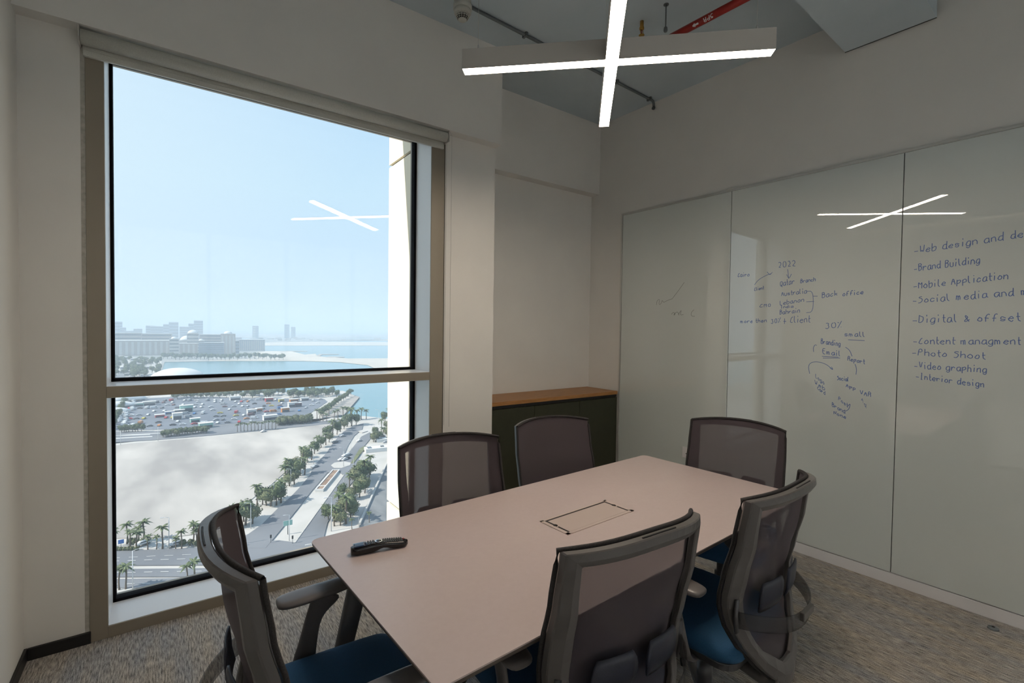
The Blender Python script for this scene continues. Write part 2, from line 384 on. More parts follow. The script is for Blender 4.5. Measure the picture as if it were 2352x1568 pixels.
def strokes(txt, h, adv=6.2, jit=.35, seed=1):
    rnd = random.Random(seed); out = []; x = 0; k = h/7.0
    for c in txt:
        if c == ' ': x += 4.5; continue
        for st in GL[c].split():
            pts = [(int(st[i])+x+rnd.uniform(-jit, jit), int(st[i+1])-2+rnd.uniform(-jit, jit)) for i in range(0, len(st)-1, 2)]
            out.append([(a*k, b*k) for a, b in pts])
        x += adv*(.72 if c in 'ilt' else 1)*(1.25 if c in 'mw' else 1)
    return out, x*k
def ribbon(mb, pts, wd, fn):
    """flat marker stroke, smoothed (Chaikin), mapped through fn(u,v)->3D"""
    for _ in range(2):
        if len(pts) < 3: break
        q = [pts[0]]
        for a, b in zip(pts, pts[1:]): q += [(a[0]*.75+b[0]*.25, a[1]*.75+b[1]*.25), (a[0]*.25+b[0]*.75, a[1]*.25+b[1]*.75)]
        pts = q+[pts[-1]]
    L_, R_ = [], []
    for i, p in enumerate(pts):
        a = pts[max(i-1, 0)]; b = pts[min(i+1, len(pts)-1)]; dx, dy = b[0]-a[0], b[1]-a[1]; n = math.hypot(dx, dy) or 1
        nx, ny = -dy/n*wd/2, dx/n*wd/2; L_.append(fn(p[0]+nx, p[1]+ny)); R_.append(fn(p[0]-nx, p[1]-ny))
    n = len(pts); mb.add(L_+R_, [(i, i+1, n+i+1, n+i) for i in range(n-1)])
def write(txt, px, py, px2, py2, hpx, panel, ink='blue', seed=1, extra=None, label=None):
    """handwriting running between two places on the glass; hpx = capital height there"""
    s0, z0 = wall_sz(px, py); s1, z1 = wall_sz(px2, py2); s2, z2 = wall_sz(px, py-hpx)
    h = z2-z0; st, wd = strokes(txt, h, seed=seed) if txt else ([], 1)
    L_ = math.hypot(s1-s0, z1-z0); k = L_/max(wd, 1e-6); ux, uz = (s1-s0)/L_, (z1-z0)/L_
    mb = MB(); fn = lambda u, v: (s0+u*ux, .0006, z0+u*uz+v)
    for p in st: ribbon(mb, [(a*k, b) for a, b in p], .0038, fn)
    o = mb.build('handwriting', ink, panels[panel], recalc=False)
    o['kind'] = 'stuff'
    if label: o['label'] = label
def scribble(lines, panel, ink='blue', wd=.0034):
    mb = MB()
    for ln in lines:
        pts = [wall_sz(*p) for p in ln]; ribbon(mb, pts, wd, lambda u, v: (u, .0006, v))
    return tag(mb.build('marker_line', ink, panels[panel], recalc=False), kind='stuff')
LIST = [("-Web design and devel", 2098, 583, 2400, 537, 17), ("-Brand Building", 2098, 623, 2252, 604, 16), ("-Mobile Application", 2096, 664, 2318, 640, 16),
 ("-Social media and mar", 2094, 697, 2400, 673, 16), ("-Digital & offset", 2094, 741, 2345, 737, 17), ("-Content managment", 2096, 790, 2346, 791, 16),
 ("-Photo Shoot", 2093, 815, 2265, 825, 15), ("-Video graphing", 2098, 845, 2268, 856, 15), ("-Interior design", 2102, 869, 2262, 890, 14)]
for i, (t_, a, b, c, d, h) in enumerate(LIST): write(t_, a, b, c, d, h, 2, seed=i+3, label='blue handwritten line: '+t_[1:])
P2 = [("2022", 1786, 615, 1829, 610, 15), ("Qatar", 1791, 658, 1826, 651, 13), ("Branch", 1838, 650, 1874, 645, 9), ("Australia", 1794, 680, 1854, 673, 11),
 ("Lebanon", 1790, 701, 1848, 692, 10), ("India", 1792, 708, 1823, 706, 6), ("Bahrain", 1790, 722, 1838, 717, 10), ("Back", 1887, 684, 1925, 678, 12),
 ("office", 1934, 680, 1984, 675, 11), ("more then", 1700, 742, 1762, 740, 9), ("30%", 1770, 744, 1794, 740, 12), ("+ Client", 1798, 742, 1862, 740, 15),
 ("30%", 1894, 755, 1936, 752, 15), ("small", 1938, 772, 1988, 773, 11), ("Branding", 1885, 789, 1931, 795, 12), ("Email", 1888, 812, 1932, 818, 12),
 ("Cairo", 1694, 636, 1722, 634, 9), ("Client", 1732, 668, 1755, 664, 8), ("CMO", 1744, 706, 1772, 704, 8), ("Report", 1946, 828, 1987, 836, 11),
 ("Social", 1922, 872, 1950, 876, 10), ("App", 1942, 888, 1966, 897, 9), ("Logo", 1872, 866, 1894, 884, 9), ("Web", 1870, 880, 1896, 898, 9), ("Card", 1877, 893, 1896, 907, 8),
 ("VAR", 1974, 906, 2002, 912, 11), ("Ad", 1978, 918, 1990, 938, 9), ("Post", 1925, 918, 1948, 936, 9), ("Brand", 1910, 932, 1942, 950, 9), ("None", 1914, 950, 1944, 962, 8)]
for i, (t_, a, b, c, d, h) in enumerate(P2): write(t_, a, b, c, d, h, 1, seed=40+i, label='small blue handwritten word '+t_)
scribble([[(1809, 618), (1812, 640)], [(1807, 630), (1812, 641), (1818, 629)], [(1852, 669), (1868, 668), (1868, 716), (1852, 718)], [(1868, 680), (1878, 680)], [(1852, 693), (1870, 692)]], 1)
scribble([[(1733, 654), (1742, 642), (1760, 632), (1772, 628)], [(1762, 624), (1768, 632), (1774, 625)], [(1869, 808), (1868, 798), (1872, 791), (1876, 793)],
          [(1942, 797), (1952, 804), (1957, 818)], [(1964, 836), (1968, 848), (1966, 860)], [(1860, 858), (1856, 842), (1862, 832), (1878, 830), (1898, 836), (1912, 848)], [(1906, 844), (1914, 850), (1910, 842)],
          [(1888, 818), (1926, 820)], [(1890, 822), (1930, 822)], [(1948, 780), (1986, 782)], [(1946, 934), (1954, 925), (1950, 940), (1942, 944)]], 1)
scribble([[(1508, 700), (1509, 690), (1516, 686), (1513, 700), (1519, 697), (1521, 688), (1524, 695), (1532, 690), (1544, 686)], [(1544, 686), (1560, 665), (1572, 648)],
          [(1542, 722), (1547, 716), (1552, 722), (1546, 724), (1556, 714), (1560, 724)], [(1558, 722), (1566, 710), (1562, 724), (1570, 722)], [(1594, 711), (1587, 718), (1588, 726), (1596, 726)]], 0, 'ink', .0028)

# socket on the glass
sk = thing('wall_socket', 'white plastic double power socket low on the glass whiteboard', 'socket'); sk.matrix_world = RW @ Matrix.Translation((1.26, .0012, .508))
MB().box((-.09, 0, -.045), (.09, .009, .045)).build('face_plate', 'white', sk, bevel=.003)
for sx in (-.042, .042):
    for (hx, hz, a, b) in ((0, .014, .0035, .005), (-.011, -.008, .005, .003), (.011, -.008, .005, .003)):
        MB().box((sx+hx-a, .0088, hz-b), (sx+hx+a, .0098, hz+b)).build('pin_hole', 'dark', sk)
for sx in (-.012, .012): MB().box((sx-.006, .0088, .022), (sx+.006, .0125, .034)).build('switch', 'white', sk, bevel=.001)

# ------------------------------------------------------------------ low cabinet in the niche
cb = thing('storage_cabinet', 'low dark green cabinet run with oak worktop in the niche', 'cabinet', (2.7, 3.22, 0))
cf = 3.03; X0, X1 = 1.966, xr_at(3.03)-.016
MB().box((X0-2.7, cf+.022-3.22, .08), (X1-2.7, 3.42-3.22, .885)).build('carcass', 'green', cb)
MB().box((X0-2.7, cf+.05-3.22, 0), (X1-2.7, 3.40-3.22, .08)).build('plinth', 'black', cb)
ds = [X0, 2.435, 2.943, X1]
for i in range(3): MB().box((ds[i]+.0015-2.7, cf+.002-3.22, .085), (ds[i+1]-.0015-2.7, cf+.021-3.22, .878)).build('door', 'green', cb, bevel=.001)
MB().box((X0-2.7, cf-.004-3.22, .908), (X1-2.7, 3.424-3.22, .938)).build('worktop', 'wood', cb, bevel=.0015)
MB().box((X0-2.7, cf+.012-3.22, .884), (X1-2.7, 3.40-3.22, .908)).build('shadow_gap', 'black', cb)

# ------------------------------------------------------------------ ceiling services
du = MB().box((-.172, 0.001, 3.29), (.272, 3.93, ZC-.001), 0, RW).build('duct_boxing', 'ceil'); tag(du, 'blue-grey painted ceiling boxing running to the right wall', 'duct')
MB().box((-.172, .0005, 3.286), (.272, .003, 3.29), 0, RW).build('seal_gap', 'gap', du)
sd = thing('smoke_detector', 'cream smoke detector on the ceiling near the window wall', 'detector', (1.43, 2.515, ZC-.085))
MB().lathe([(.046, .085), (.050, .08), (.050, .0), (.046, -.002)]).build('mounting_box', 'cream', sd, True)
MB().lathe([(.048, 0), (.055, -.004), (.055, -.03), (.050, -.034)]).build('base', 'cream', sd, True, loc=(0, 0, 0))
MB().lathe([(.050, -.034), (.0505, -.052), (.044, -.06)]).build('body', 'cream', sd, True)
MB().lathe([(.036, -.06), (.034, -.082), (.024, -.088)]).build('dark_chamber', 'dark', sd, True)
MB().lathe([(.0, -.094), (.022, -.094), (.026, -.089), (.024, -.087), (.0, -.087)]).build('nose_cap', 'cream', sd, True)
for k in range(3):
    z = -.064-k*.008; r = .042-.004*k
    MB().lathe([(r-.006, z), (r, z), (r, z-.003), (r-.006, z-.003)]).build('grille_ring', 'cream', sd)
for k in range(14):
    t_ = k*math.tau/14
    MB().tube([(.044*math.cos(t_), .044*math.sin(t_), -.058), (.028*math.cos(t_), .028*math.sin(t_), -.089)], .0018, 5).build('grille_rib', 'cream', sd)
cn = thing('conduit', 'thin steel conduit across the ceiling from detector to right wall', 'pipe', (1.5, 2.6, ZC-.012))
xe = xr_at(2.69)-.05
MB().tube([(0, 0, 0), (xe-1.5, .085, 0), (xe-1.485, .086, -.004), (xe-1.475, .087, -.016), (xe-1.472, .087, -.05)], .0105, 10).build('tube', 'steel', cn, True)
for u in (.25, .75, .98): MB().box(((xe-1.5)*u-.008, .085*u-.022, -.013), ((xe-1.5)*u+.008, .085*u+.022, .012)).build('saddle_clip', 'steel', cn)
MB().tube([(xe-1.472, .087, -.05), (xe-1.480, .087, -.066)], .014, 8).build('end_clip', 'steel', cn, True)

PZ = 3.335
p0 = at_z(1705, 0, PZ); p0 = p0+(p0-at_z(1565, 76, PZ)).normalized()*.14; p1 = at_z(1500, 108, PZ)
dv = (p1-p0).normalized()
rp_ = thing('sprinkler_pipe', 'red painted sprinkler pipe under the ceiling marked SPR', 'pipe', p0)
MB().tube([(0, 0, 0), p1-p0], .022, 20).build('pipe', 'red', rp_, True)
MB().tube([p1-p0-dv*.03, p1-p0+dv*.035], .028, 20).build('end_cap', 'red', rp_, True)
# SPR lettering on the underside, read from the window side
sdv = dv; side = Vector((0, 0, 1)).cross(dv)
def onpipe(p_c, dirv, sgn):
    n_ = CAM-p_c; n_ = (n_-dirv*n_.dot(dirv)).normalized(); b_ = n_.cross(dirv)   # the side turned down to the room
    def fn(u, v):
        a = v/.0226+.05
        return p_c-p0+dirv*u+(n_*math.cos(a)+b_*math.sin(a))*.0226
    return fn
c0 = at_z(1643, 33, PZ); c0 = p0+dv*(c0-p0).dot(dv)
fnp = onpipe(c0, dv, 1)
mb_ = MB(); st, wd_ = strokes("SPR", .024, jit=.0)
for q_ in st: ribbon(mb_, [(a, b-.012) for a, b in q_], .0046, fnp)
mb_.build('lettering', 'white', rp_, recalc=False)
mb_ = MB(); c1 = wd_+.03
ribbon(mb_, [(c1, 0), (c1+.03, 0)], .010, fnp); ribbon(mb_, [(c1+.022, .009), (c1+.036, 0)], .006, fnp); ribbon(mb_, [(c1+.022, -.009), (c1+.036, 0)], .006, fnp)
mb_.build('flow_arrow', 'white', rp_, recalc=False)
hg = thing('pipe_hanger', 'thin threaded rod hanger from ceiling beside the red pipe', 'hanger', (2.489, 1.873, ZC))
MB().tube([(0, 0, 0), (0, 0, -.14)], .004, 8).build('rod', 'steel', hg, True)
MB().lathe([(.016, 0), (.016, -.004)], n=16).build('ceiling_plate', 'steel', hg)
MB().lathe([(.006, -.135), (.010, -.14), (.012, -.158), (.009, -.166)], n=12).build('clamp_nut', 'steel', hg, True)
sh = thing('fire_sprinkler', 'small brass sprinkler head hanging near the red pipe end', 'sprinkler', (2.50, 2.066, ZC))
MB().tube([(0, 0, 0), (0, 0, -.045)], .012, 12).build('stub', 'brass', sh, True)
MB().lathe([(.015, -.04), (.015, -.052), (.01, -.056)], n=12).build('nut', 'brass', sh)
for sx in (-1, 1): MB().tube([(sx*.010, 0, -.052), (sx*.014, 0, -.07), (sx*.004, 0, -.088)], .0025, 6).build('yoke_arm', 'brass', sh, True)
MB().tube([(0, 0, -.056), (0, 0, -.086)], .003, 8).build('glass_bulb', 'red', sh, True)
MB().lathe([(.004, -.086), (.018, -.088), (.018, -.090), (.004, -.091)], n=16).build('deflector', 'brass', sh)

# ------------------------------------------------------------------ pendant cross light
PC = (1.521, 1.412, 2.6237); PL = 1.275; PT = -.7667
pl = thing('cross_pendant_light', 'X-shaped suspended pendant light glowing warm white over the table', 'lamp', PC, PT)
h2, wd = PL/2, .0275
hs = MB()
hs.box((-h2, -wd, .004), (h2, wd, .085)); hs2 = MB().box((-wd, -h2, .004), (wd, -wd, .085)); hs3 = MB().box((-wd, wd, .004), (wd, h2, .085))
for q_ in (hs, hs2, hs3): q_.build('housing', 'pend', pl, bevel=.001, seg=1)
rim = MB(); r_ = .002
for (a, b) in (((-h2, -wd, 0), (-wd, -wd+r_, .006)), ((wd, -wd, 0), (h2, -wd+r_, .006)), ((-h2, wd-r_, 0), (-wd, wd, .006)), ((wd, wd-r_, 0), (h2, wd, .006)), ((-h2, -wd, 0), (-h2+r_, wd, .006)), ((h2-r_, -wd, 0), (h2, wd, .006)),
               ((-wd, -h2, 0), (-wd+r_, -wd, .006)), ((-wd, wd, 0), (-wd+r_, h2, .006)), ((wd-r_, -h2, 0), (wd, -wd, .006)), ((wd-r_, wd, 0), (wd, h2, .006)), ((-wd, -h2, 0), (wd, -h2+r_, .006)), ((-wd, h2-r_, 0), (wd, h2, .006))): rim.box(a, b)
rim.build('rim', 'pend', pl)
df = MB(); g = wd-r_; hh = h2-r_
df.box((-hh, -g, .001), (hh, g, .0038)); df.box((-g, -hh, .001), (g, -g, .0038)); df.box((-g, g, .001), (g, hh, .0038))
df.build('diffuser', 'light', pl)
for (x, y) in ((-h2+.065, 0), (h2-.065, 0), (0, h2-.065), (0, -h2+.065)):
    c = MB().tube([(x, y, .11), (x, y, (3.29 if (x > 0 and y == 0) or y < 0 else ZC)-PC[2])], .0008, 5).build('suspension_wire', 'alu', pl)
    MB().tube([(x, y, .085), (x, y, .095), (x, y, .112)], [.005, .005, .003], 10).build('ferrule', 'alu', pl, True)

# ------------------------------------------------------------------ fluted panel with warm light cove on the left wall
fp = thing('fluted_wall_panel', 'white fluted panel with a warm light strip, mirrored in the glass board', 'wall panel', (XL, 0, .8))
MB().box((.001, YB+.02, 0), (.02, 2.30, 2.04)).build('backing_panel', 'wall', fp)
rib = MB().tube([(.022, 0, 0), (.022, 0, 2.03)], .014, 8).build('flute', 'wall', fp, True)
n_ = int((2.30-(YB+.04))/.034)
rib.location = (0, YB+.05, .005)
for k in range(1, n_):
    c = rib.copy(); COL.objects.link(c); c.parent = fp; c.location = (0, YB+.05+k*.034, .005)
MB().box((.002, YB+.02, 2.05), (.018, 2.29, 2.062)).build('light_strip', 'cove', fp)
MB().box((.036, YB+.02, 2.035), (.040, 2.30, 2.078)).build('cove_front', 'wall', fp)
MB().box((.001, YB+.02, 2.064), (.040, 2.30, 2.078)).build('cove_lip', 'wall', fp)

# ------------------------------------------------------------------ meeting table
TZ = .74
tb = thing('meeting_table', 'greige rectangular meeting table with dark edge and splayed grey legs', 'table', (1.42, 1.385, 0), math.radians(3.0))
tl, tw = .985, .448
def rrect(hx, hy, r, n=6):
    out = []
    for (cx_, cy_, a0) in ((hx-r, hy-r, 0), (-hx+r, hy-r, 90), (-hx+r, -hy+r, 180), (hx-r, -hy+r, 270)):
        for k in range(n+1):
            a = math.radians(a0+90*k/n); out.append((cx_+r*math.cos(a), cy_+r*math.sin(a)))
    return out
MB().prism(rrect(tl, tw, .03), TZ-.004, TZ).build('table_top', 'top', tb)
R_ = []
for ins, z in ((0, TZ-.0041), (.0015, TZ-.012), (.012, TZ-.024)): R_.append([(x, y, z) for x, y in rrect(tl-ins, tw-ins, .03)])
MB().rings(R_).build('table_edge', 'edge', tb, False)
for sx in (-1, 1):
    for sy in (-1, 1):
        top = Vector((sx*.845, sy*.29, TZ-.03)); bot = Vector((sx*(1.0-.02), sy*.36, .0))
        k = MB(); R_ = []
        for u in (0, .5, 1):
            c = top.lerp(bot, u); a = .040-.012*u; b = .022-.006*u
            R_.append([(c.x+a*math.cos(t_)*1.0, c.y+b*math.sin(t_), c.z) for t_ in [j*math.tau/14 for j in range(14)]])
        k.rings(R_); k.build('leg', 'leg', tb, True)
MB().box((-.88, -.27, TZ-.06), (.88, -.23, TZ-.025)).build('rail', 'leg', tb); MB().box((-.88, .23, TZ-.06), (.88, .27, TZ-.025)).build('rail', 'leg', tb)
for sx in (-1, 1): MB().box((sx*.845-.02, -.25, TZ-.06), (sx*.845+.02, .25, TZ-.025)).build('cross_rail', 'leg', tb)
# power box
c4 = [at_z(*q_, TZ) for q_ in ((1241, 1197), (1391, 1149), (1454, 1172), (1304, 1231))]
ctr = sum(c4, Vector())/4
pb = thing('table_power_box', 'flush pale metal power box with hinged lid in the tabletop', 'power box', (ctr.x, ctr.y, TZ), math.radians(3.0))
bx, by = .198, .078
fr = MB()
fr.box((-bx, by-.010, 0), (bx, by, .0025)); fr.box((-bx, -by, 0), (bx, -by+.014, .0025)); fr.box((-bx, -by, 0), (-bx+.016, by, .0025)); fr.box((bx-.016, -by, 0), (bx, by, .0025))
fr.build('frame', 'lid', pb)
MB().box((-bx+.01, -by+.008, .0002), (bx-.01, by-.006, .0008)).build('well', 'dark', pb)
MB().box((-bx+.026, -by+.0148, .0008), (bx-.026, by-.019, .0026)).build('lid', 'lid', pb, bevel=.0006, seg=1)
for sx in (-1, 1):
    MB().lathe([(.009, .0008), (.009, .003)], c=(sx*(bx-.022), .012, 0), n=14).build('finger_notch', 'dark', pb)
    MB().box((sx*(bx-.0215)-.0045, -.004, .0008), (sx*(bx-.0215)+.0045, .0005, .0026)).build('hinge_tab', 'lid', pb)
# remote control
ra = at_z(806, 1262, TZ); rb_ = at_z(932, 1243, TZ)
ra, rb_ = Vector((.498, 1.585, 0)), Vector((.684, 1.553, 0))
d_ = rb_-ra
rm = thing('remote_control', 'black curved remote control lying near the window end of the table', 'remote', ((ra.x+rb_.x)/2, (ra.y+rb_.y)/2, TZ), math.atan2(d_.y, d_.x))
Lr = d_.length; R_ = []; NR = 18
def rtop(u): return .029+.004*math.sin(u*math.pi)-.008*u*u
for i in range(NR+1):
    u = i/NR; x = -Lr/2+u*Lr
    ht = rtop(u); hb = max(0, .010*math.exp(-((u-.56)/.12)**2)) if u < .92 else .002
    w2 = .0215*(1-.12*math.sin(u*math.pi)); e = 1
    if u < .06: e = .55+.45*math.sqrt(u/.06); 
    if u > .92: e = math.sqrt(max(.12, 1-((u-.92)/.08)**2))
    zc = (ht+hb)/2; zh = (ht-hb)/2
    R_.append([(x, w2*e*(abs(math.cos(t_))**.7)*(1 if math.cos(t_) > 0 else -1), zc+zh*(.85 if e < 1 else 1)*(abs(math.sin(t_))**.6)*(1 if math.sin(t_) > 0 else -1)) for t_ in [j*math.tau/20 for j in range(20)]])
MB().rings(R_).build('body', 'remote', rm, True)
R_ = []
for i in range(5):
    u = .04+i*.055; R_.append([(-Lr/2+u*Lr, y, rtop(u)+.0006-.012*(abs(y)/.02)**4*.12) for y in (-.017, -.01, 0, .01, .017)])
MB().rings(R_, cap=False, closed=False).build('glossy_tail', 'remoteb', rm, True, solid=.001)
key = None
rows = [.30, .345, .39, .57, .61, .65, .69, .73, .77, .81, .85, .89]
for u in rows:
    for y in (-.0115, 0, .0115):
        z = rtop(u)+.0002
        if key is None:
            key = MB().box((-.0026, -.0036, -.001), (.0026, .0036, .0014)).build('button', 'key', rm, bevel=.0006, seg=1); key.location = (-Lr/2+u*Lr, y, z)
        else:
            c = key.copy(); COL.objects.link(c); c.parent = rm; c.location = (-Lr/2+u*Lr, y, z)
zz = rtop(.48)
pw_ = MB().lathe([(0, -.0005), (.003, -.0005), (.003, .0016), (0, .0016)], c=(-Lr/2+.93*Lr, .004, rtop(.93)), n=10).build('power_button', 'red', rm)
MB().lathe([(.0105, 0), (.0125, .0005), (.0125, .002), (.0105, .0022)], c=(-Lr/2+.48*Lr, 0, zz), n=24).build('scroll_ring', 'chrome', rm, True)
MB().lathe([(.0, .0012), (.0085, .0012), (.0085, .0030), (.0, .0034)], c=(-Lr/2+.48*Lr, 0, zz), n=20).build('scroll_wheel', 'remote', rm, True)

# floor stopper
fs = thing('floor_stop', 'small dark rubber disc on the carpet by the right baseboard', 'door stop', (3.428, .494, 0))
MB().lathe([(.022, 0), (.022, .006), (.018, .010), (.0, .011)], n=20).build('disc', 'steel', fs, True); MB().lathe([(.006, .0105), (.006, .0125), (0, .013)], n=12).build('screw_cap', 'rubber', fs)

# ------------------------------------------------------------------ office chairs
def lerp_tab(tab, z):
    for (z0, v0), (z1, v1) in zip(tab, tab[1:]):
        if z0 <= z <= z1:
            t_ = (z-z0)/(z1-z0); t_ = t_*t_*(3-2*t_)*.5+t_*.5; return v0+(v1-v0)*t_
    return tab[0][1] if z < tab[0][0] else tab[-1][1]
WT = [(.34, .045), (.37, .085), (.42, .135), (.48, .185), (.55, .222), (.63, .244), (.72, .25), (.85, .248), (.985, .243)]
YT = [(.34, -.035), (.42, -.005), (.50, .035), (.58, .062), (.65, .066), (.74, .048), (.85, .020), (.985, 0)]
CHY = -.235
def S3(x, z, off=0):
    """back shell surface: x across, z up; off pushes backwards"""
    w = lerp_tab(WT, z); f = min(1, abs(x)/max(w, .02)); c = .072*(w/.245)**1.5
    rise = .022*(1-(x/.245)**2)*max(0, min(1, (z-.80)/.185))
    return (x, CHY+lerp_tab(YT, z)-c*(1-f**2.7)-off, z+rise)
def back_loops(n=18, m=10):
    outer, inner = [], []
    zt, zb = .985, .345; zit, zib = .948, .415
    for k in range(n+1):                      # right side going down
        u = k/n; z = zt+(zb-zt)*u; zi = zit+(zib-zit)*u
        outer.append((lerp_tab(WT, z), z)); wi_ = lerp_tab(WT, zi); band = .050-.012*max(0, (zi-.75)/.2)
        inner.append((max(.02, (wi_-band)*(1 if zi > .5 else 1-.55*((.5-zi)/.085)**2)), zi))
    wb_ = lerp_tab(WT, zb); wib = inner[-1][0]
    for k in range(1, m):
        u = k/m; outer.append((wb_*(1-2*u), zb-.012*math.sin(u*math.pi))); inner.append((wib*(1-2*u), zib-.004*math.sin(u*math.pi)))
    for k in range(n, -1, -1):
        o_, i_ = outer[k], inner[k]; outer.append((-o_[0], o_[1])); inner.append((-i_[0], i_[1]))
    wt_ = outer[0][0]; wit = inner[0][0]; mm = 16
    for k in range(1, mm):
        u = k/mm; outer.append((-wt_*(1-2*u), zt)); inner.append((-wit*(1-2*u), zit))
    return outer, inner
def make_chair():
    c = thing('office_chair', '', 'chair')
    outer, inner = back_loops(); n = len(outer)
    def loop(L_, off): return [S3(x, z, off) for x, z in L_]
    mid = [((o_[0]+i_[0])/2, (o_[1]+i_[1])/2) for o_, i_ in zip(outer, inner)]
    R0 = [loop(outer, -.002), loop(mid, -.004), loop(inner, 0), loop(inner, .016), loop(mid, .026), loop(outer, .022)]
    vs = [p for r in R0 for p in r]; k = len(R0)
    fs = [(a*n+j, a*n+(j+1) % n, ((a+1) % k)*n+(j+1) % n, ((a+1) % k)*n+j) for a in range(k) for j in range(n)]
    fr_ = MB().add(vs, fs).build('back_frame', 'plast', c, False, bevel=.003, seg=1)
    # piping along outer edge, mesh pad in front
    pp = [S3(x*1.004, z, -.009) for x, z in outer]; pp.append(pp[0])
    MB().tube(pp, .0062, 6, cap=False).build('edge_piping', 'piping', c, True)
    G = []; nz, nx = 26, 14
    for a in range(nz+1):
        z = .36+(.983-.36)*a/nz; w = lerp_tab(WT, z)-.003
        G.append([S3(w*(-1+2*b/nx), z, -.008) for b in range(nx+1)])
    MB().rings(G, cap=False, closed=False).build('mesh_backrest', 'mesh', c, True)
    # slot in the top rail
    st_ = [S3(x, .9855, .013) for x in [-.06+.012*k for k in range(11)]]
    MB().tube([(p[0], p[1], p[2]+.0004) for p in st_], .0022, 6).build('rail_slot', 'dark', c)
    # lumbar support: two pads, smoky bow and a clip
    for sx in (-1, 1):
        G = []
        for a in range(7):
            z = .600+.098*a/6; e = math.sqrt(max(0, 1-((a-3)/3.25)**2))*.35+.65
            G.append([S3(sx*(.018+(.068)+.068*e*(-1+2*b/8)), z, .018+.012*(1-((a-3)/3)**2)) for b in range(9)])
        MB().rings(G, cap=False, closed=False).build('lumbar_pad', 'lumbar', c, True, solid=.006)
    G = []
    for a in range(5):
        z = .570+.052*a/4; G.append([(lambda p, u: (p[0], p[1]-.062*(1-u*u)**.8, p[2]-.02*(1-u*u)))(S3(.228*u, z, .030), u) for u in [-1+2*b/20 for b in range(21)]])
    MB().rings(G, cap=False, closed=False).build('lumbar_bow', 'smoke', c, True, solid=.005)
    q_ = S3(0, .60, .097); MB().box((-.045, q_[1]-.008, .578), (.045, q_[1]+.006, .606)).build('lumbar_clip', 'plast', c, bevel=.003)
    # slide arms joining bow to frame
    for sx in (-1, 1): MB().tube([S3(sx*.225, .66, .026), S3(sx*.232, .61, .034), S3(sx*.222, .555, .03)], [(.012, .006)]*3, 8, flat=(0, (0, 1, 0))).build('lumbar_slider', 'plastd', c, True)
    # spine from the bottom of the back under the seat
    R_ = []
    for (y, z, hw, ht) in ((-.278, .41, .055, .018), (-.290, .37, .085, .024), (-.262, .335, .080, .026), (-.19, .335, .065, .024), (-.08, .355, .06, .022), (0, .37, .07, .02)):
        R_.append([(hw*math.copysign(abs(math.cos(t_))**.6, math.cos(t_)), y+(0 if y > -.27 else ht*.0), z+ht*math.copysign(abs(math.sin(t_))**.6, math.sin(t_))) for t_ in [j*math.tau/16 for j in range(16)]])
    MB().rings(R_).build('back_bracket', 'plast', c, True, sub=1)
    # seat cushion
    R_ = []; hx, hy = .245, .238
    for ins, z in ((.03, .405), (.004, .418), (0, .44), (.006, .462), (.03, .475), (.09, .480)):
        R_.append([(x, y+.02, z+.012*(abs(x)/.24)**2.5-(.022*max(0, (y-.10)/.14)**2)+.010*max(0, (-y-.1)/.14)) for x, y in rrect(hx-ins, hy-ins, max(.02, .075-ins*.3), 5)])
    MB().rings(R_).build('seat_cushion', 'seat', c, True, sub=1)
    MB().prism(rrect(.20, .19, .06), .385, .41).build('seat_pan', 'plastd', c, bevel=.004)
    MB().box((-.09, -.12, .335), (.09, .10, .388)).build('tilt_mechanism', 'plastd', c, bevel=.01)
    # arms
    for sx in (-1, 1):
        X = sx*.262; R_ = []
        for (y, hw, ht, z) in ((-.122, .022, .008, .652), (-.112, .036, .012, .652), (-.085, .043, .0145, .652), (-.02, .0445, .0145, .654), (.06, .041, .013, .658), (.12, .035, .011, .662), (.150, .026, .008, .664), (.158, .012, .004, .664)):
            R_.append([(X+hw*math.copysign(abs(math.cos(t_))**.8, math.cos(t_)), y, z+ht*math.copysign(abs(math.sin(t_))**.8, math.sin(t_))) for t_ in [j*math.tau/16 for j in range(16)]])
        MB().rings(R_).build('arm_pad', 'arm', c, True, sub=1)
        pts = [(X, .028, .647), (X, .020, .628), (X, -.002, .600), (X, -.020, .56), (X, -.030, .50), (X+sx*.006, -.044, .44), (X-sx*.01, -.045, .40), (X-sx*.07, -.04, .375), (X-sx*.16, -.03, .372)]
        rr_ = [(.058, .014), (.046, .013), (.031, .012), (.026, .012), (.030, .012), (.038, .012), (.040, .012), (.036, .012), (.03, .012)]
        R_ = []
        for i, p in enumerate(pts):
            a = Vector(pts[max(i-1, 0)]); b = Vector(pts[min(i+1, len(pts)-1)]); t2 = (b-a).normalized(); u_ = Vector((0, 1, 0))
            u_ = (u_-t2*u_.dot(t2)).normalized(); v_ = t2.cross(u_)
            R_.append([tuple(Vector(p)+u_*rr_[i][0]*math.cos(t_)+v_*rr_[i][1]*math.sin(t_)) for t_ in [j*math.tau/12 for j in range(12)]])
        MB().rings(R_).build('arm_post', 'plastd' if False else 'arm', c, True, sub=1)
    # gas lift, five-star base, castors
    MB().lathe([(.028, .14), (.028, .25), (.018, .252), (.018, .34)], n=18).build('gas_lift', 'plastd', c, True)
    MB().lathe([(.03, .07), (.045, .085), (.045, .13), (.03, .145)], n=20).build('base_hub', 'plast', c, True)
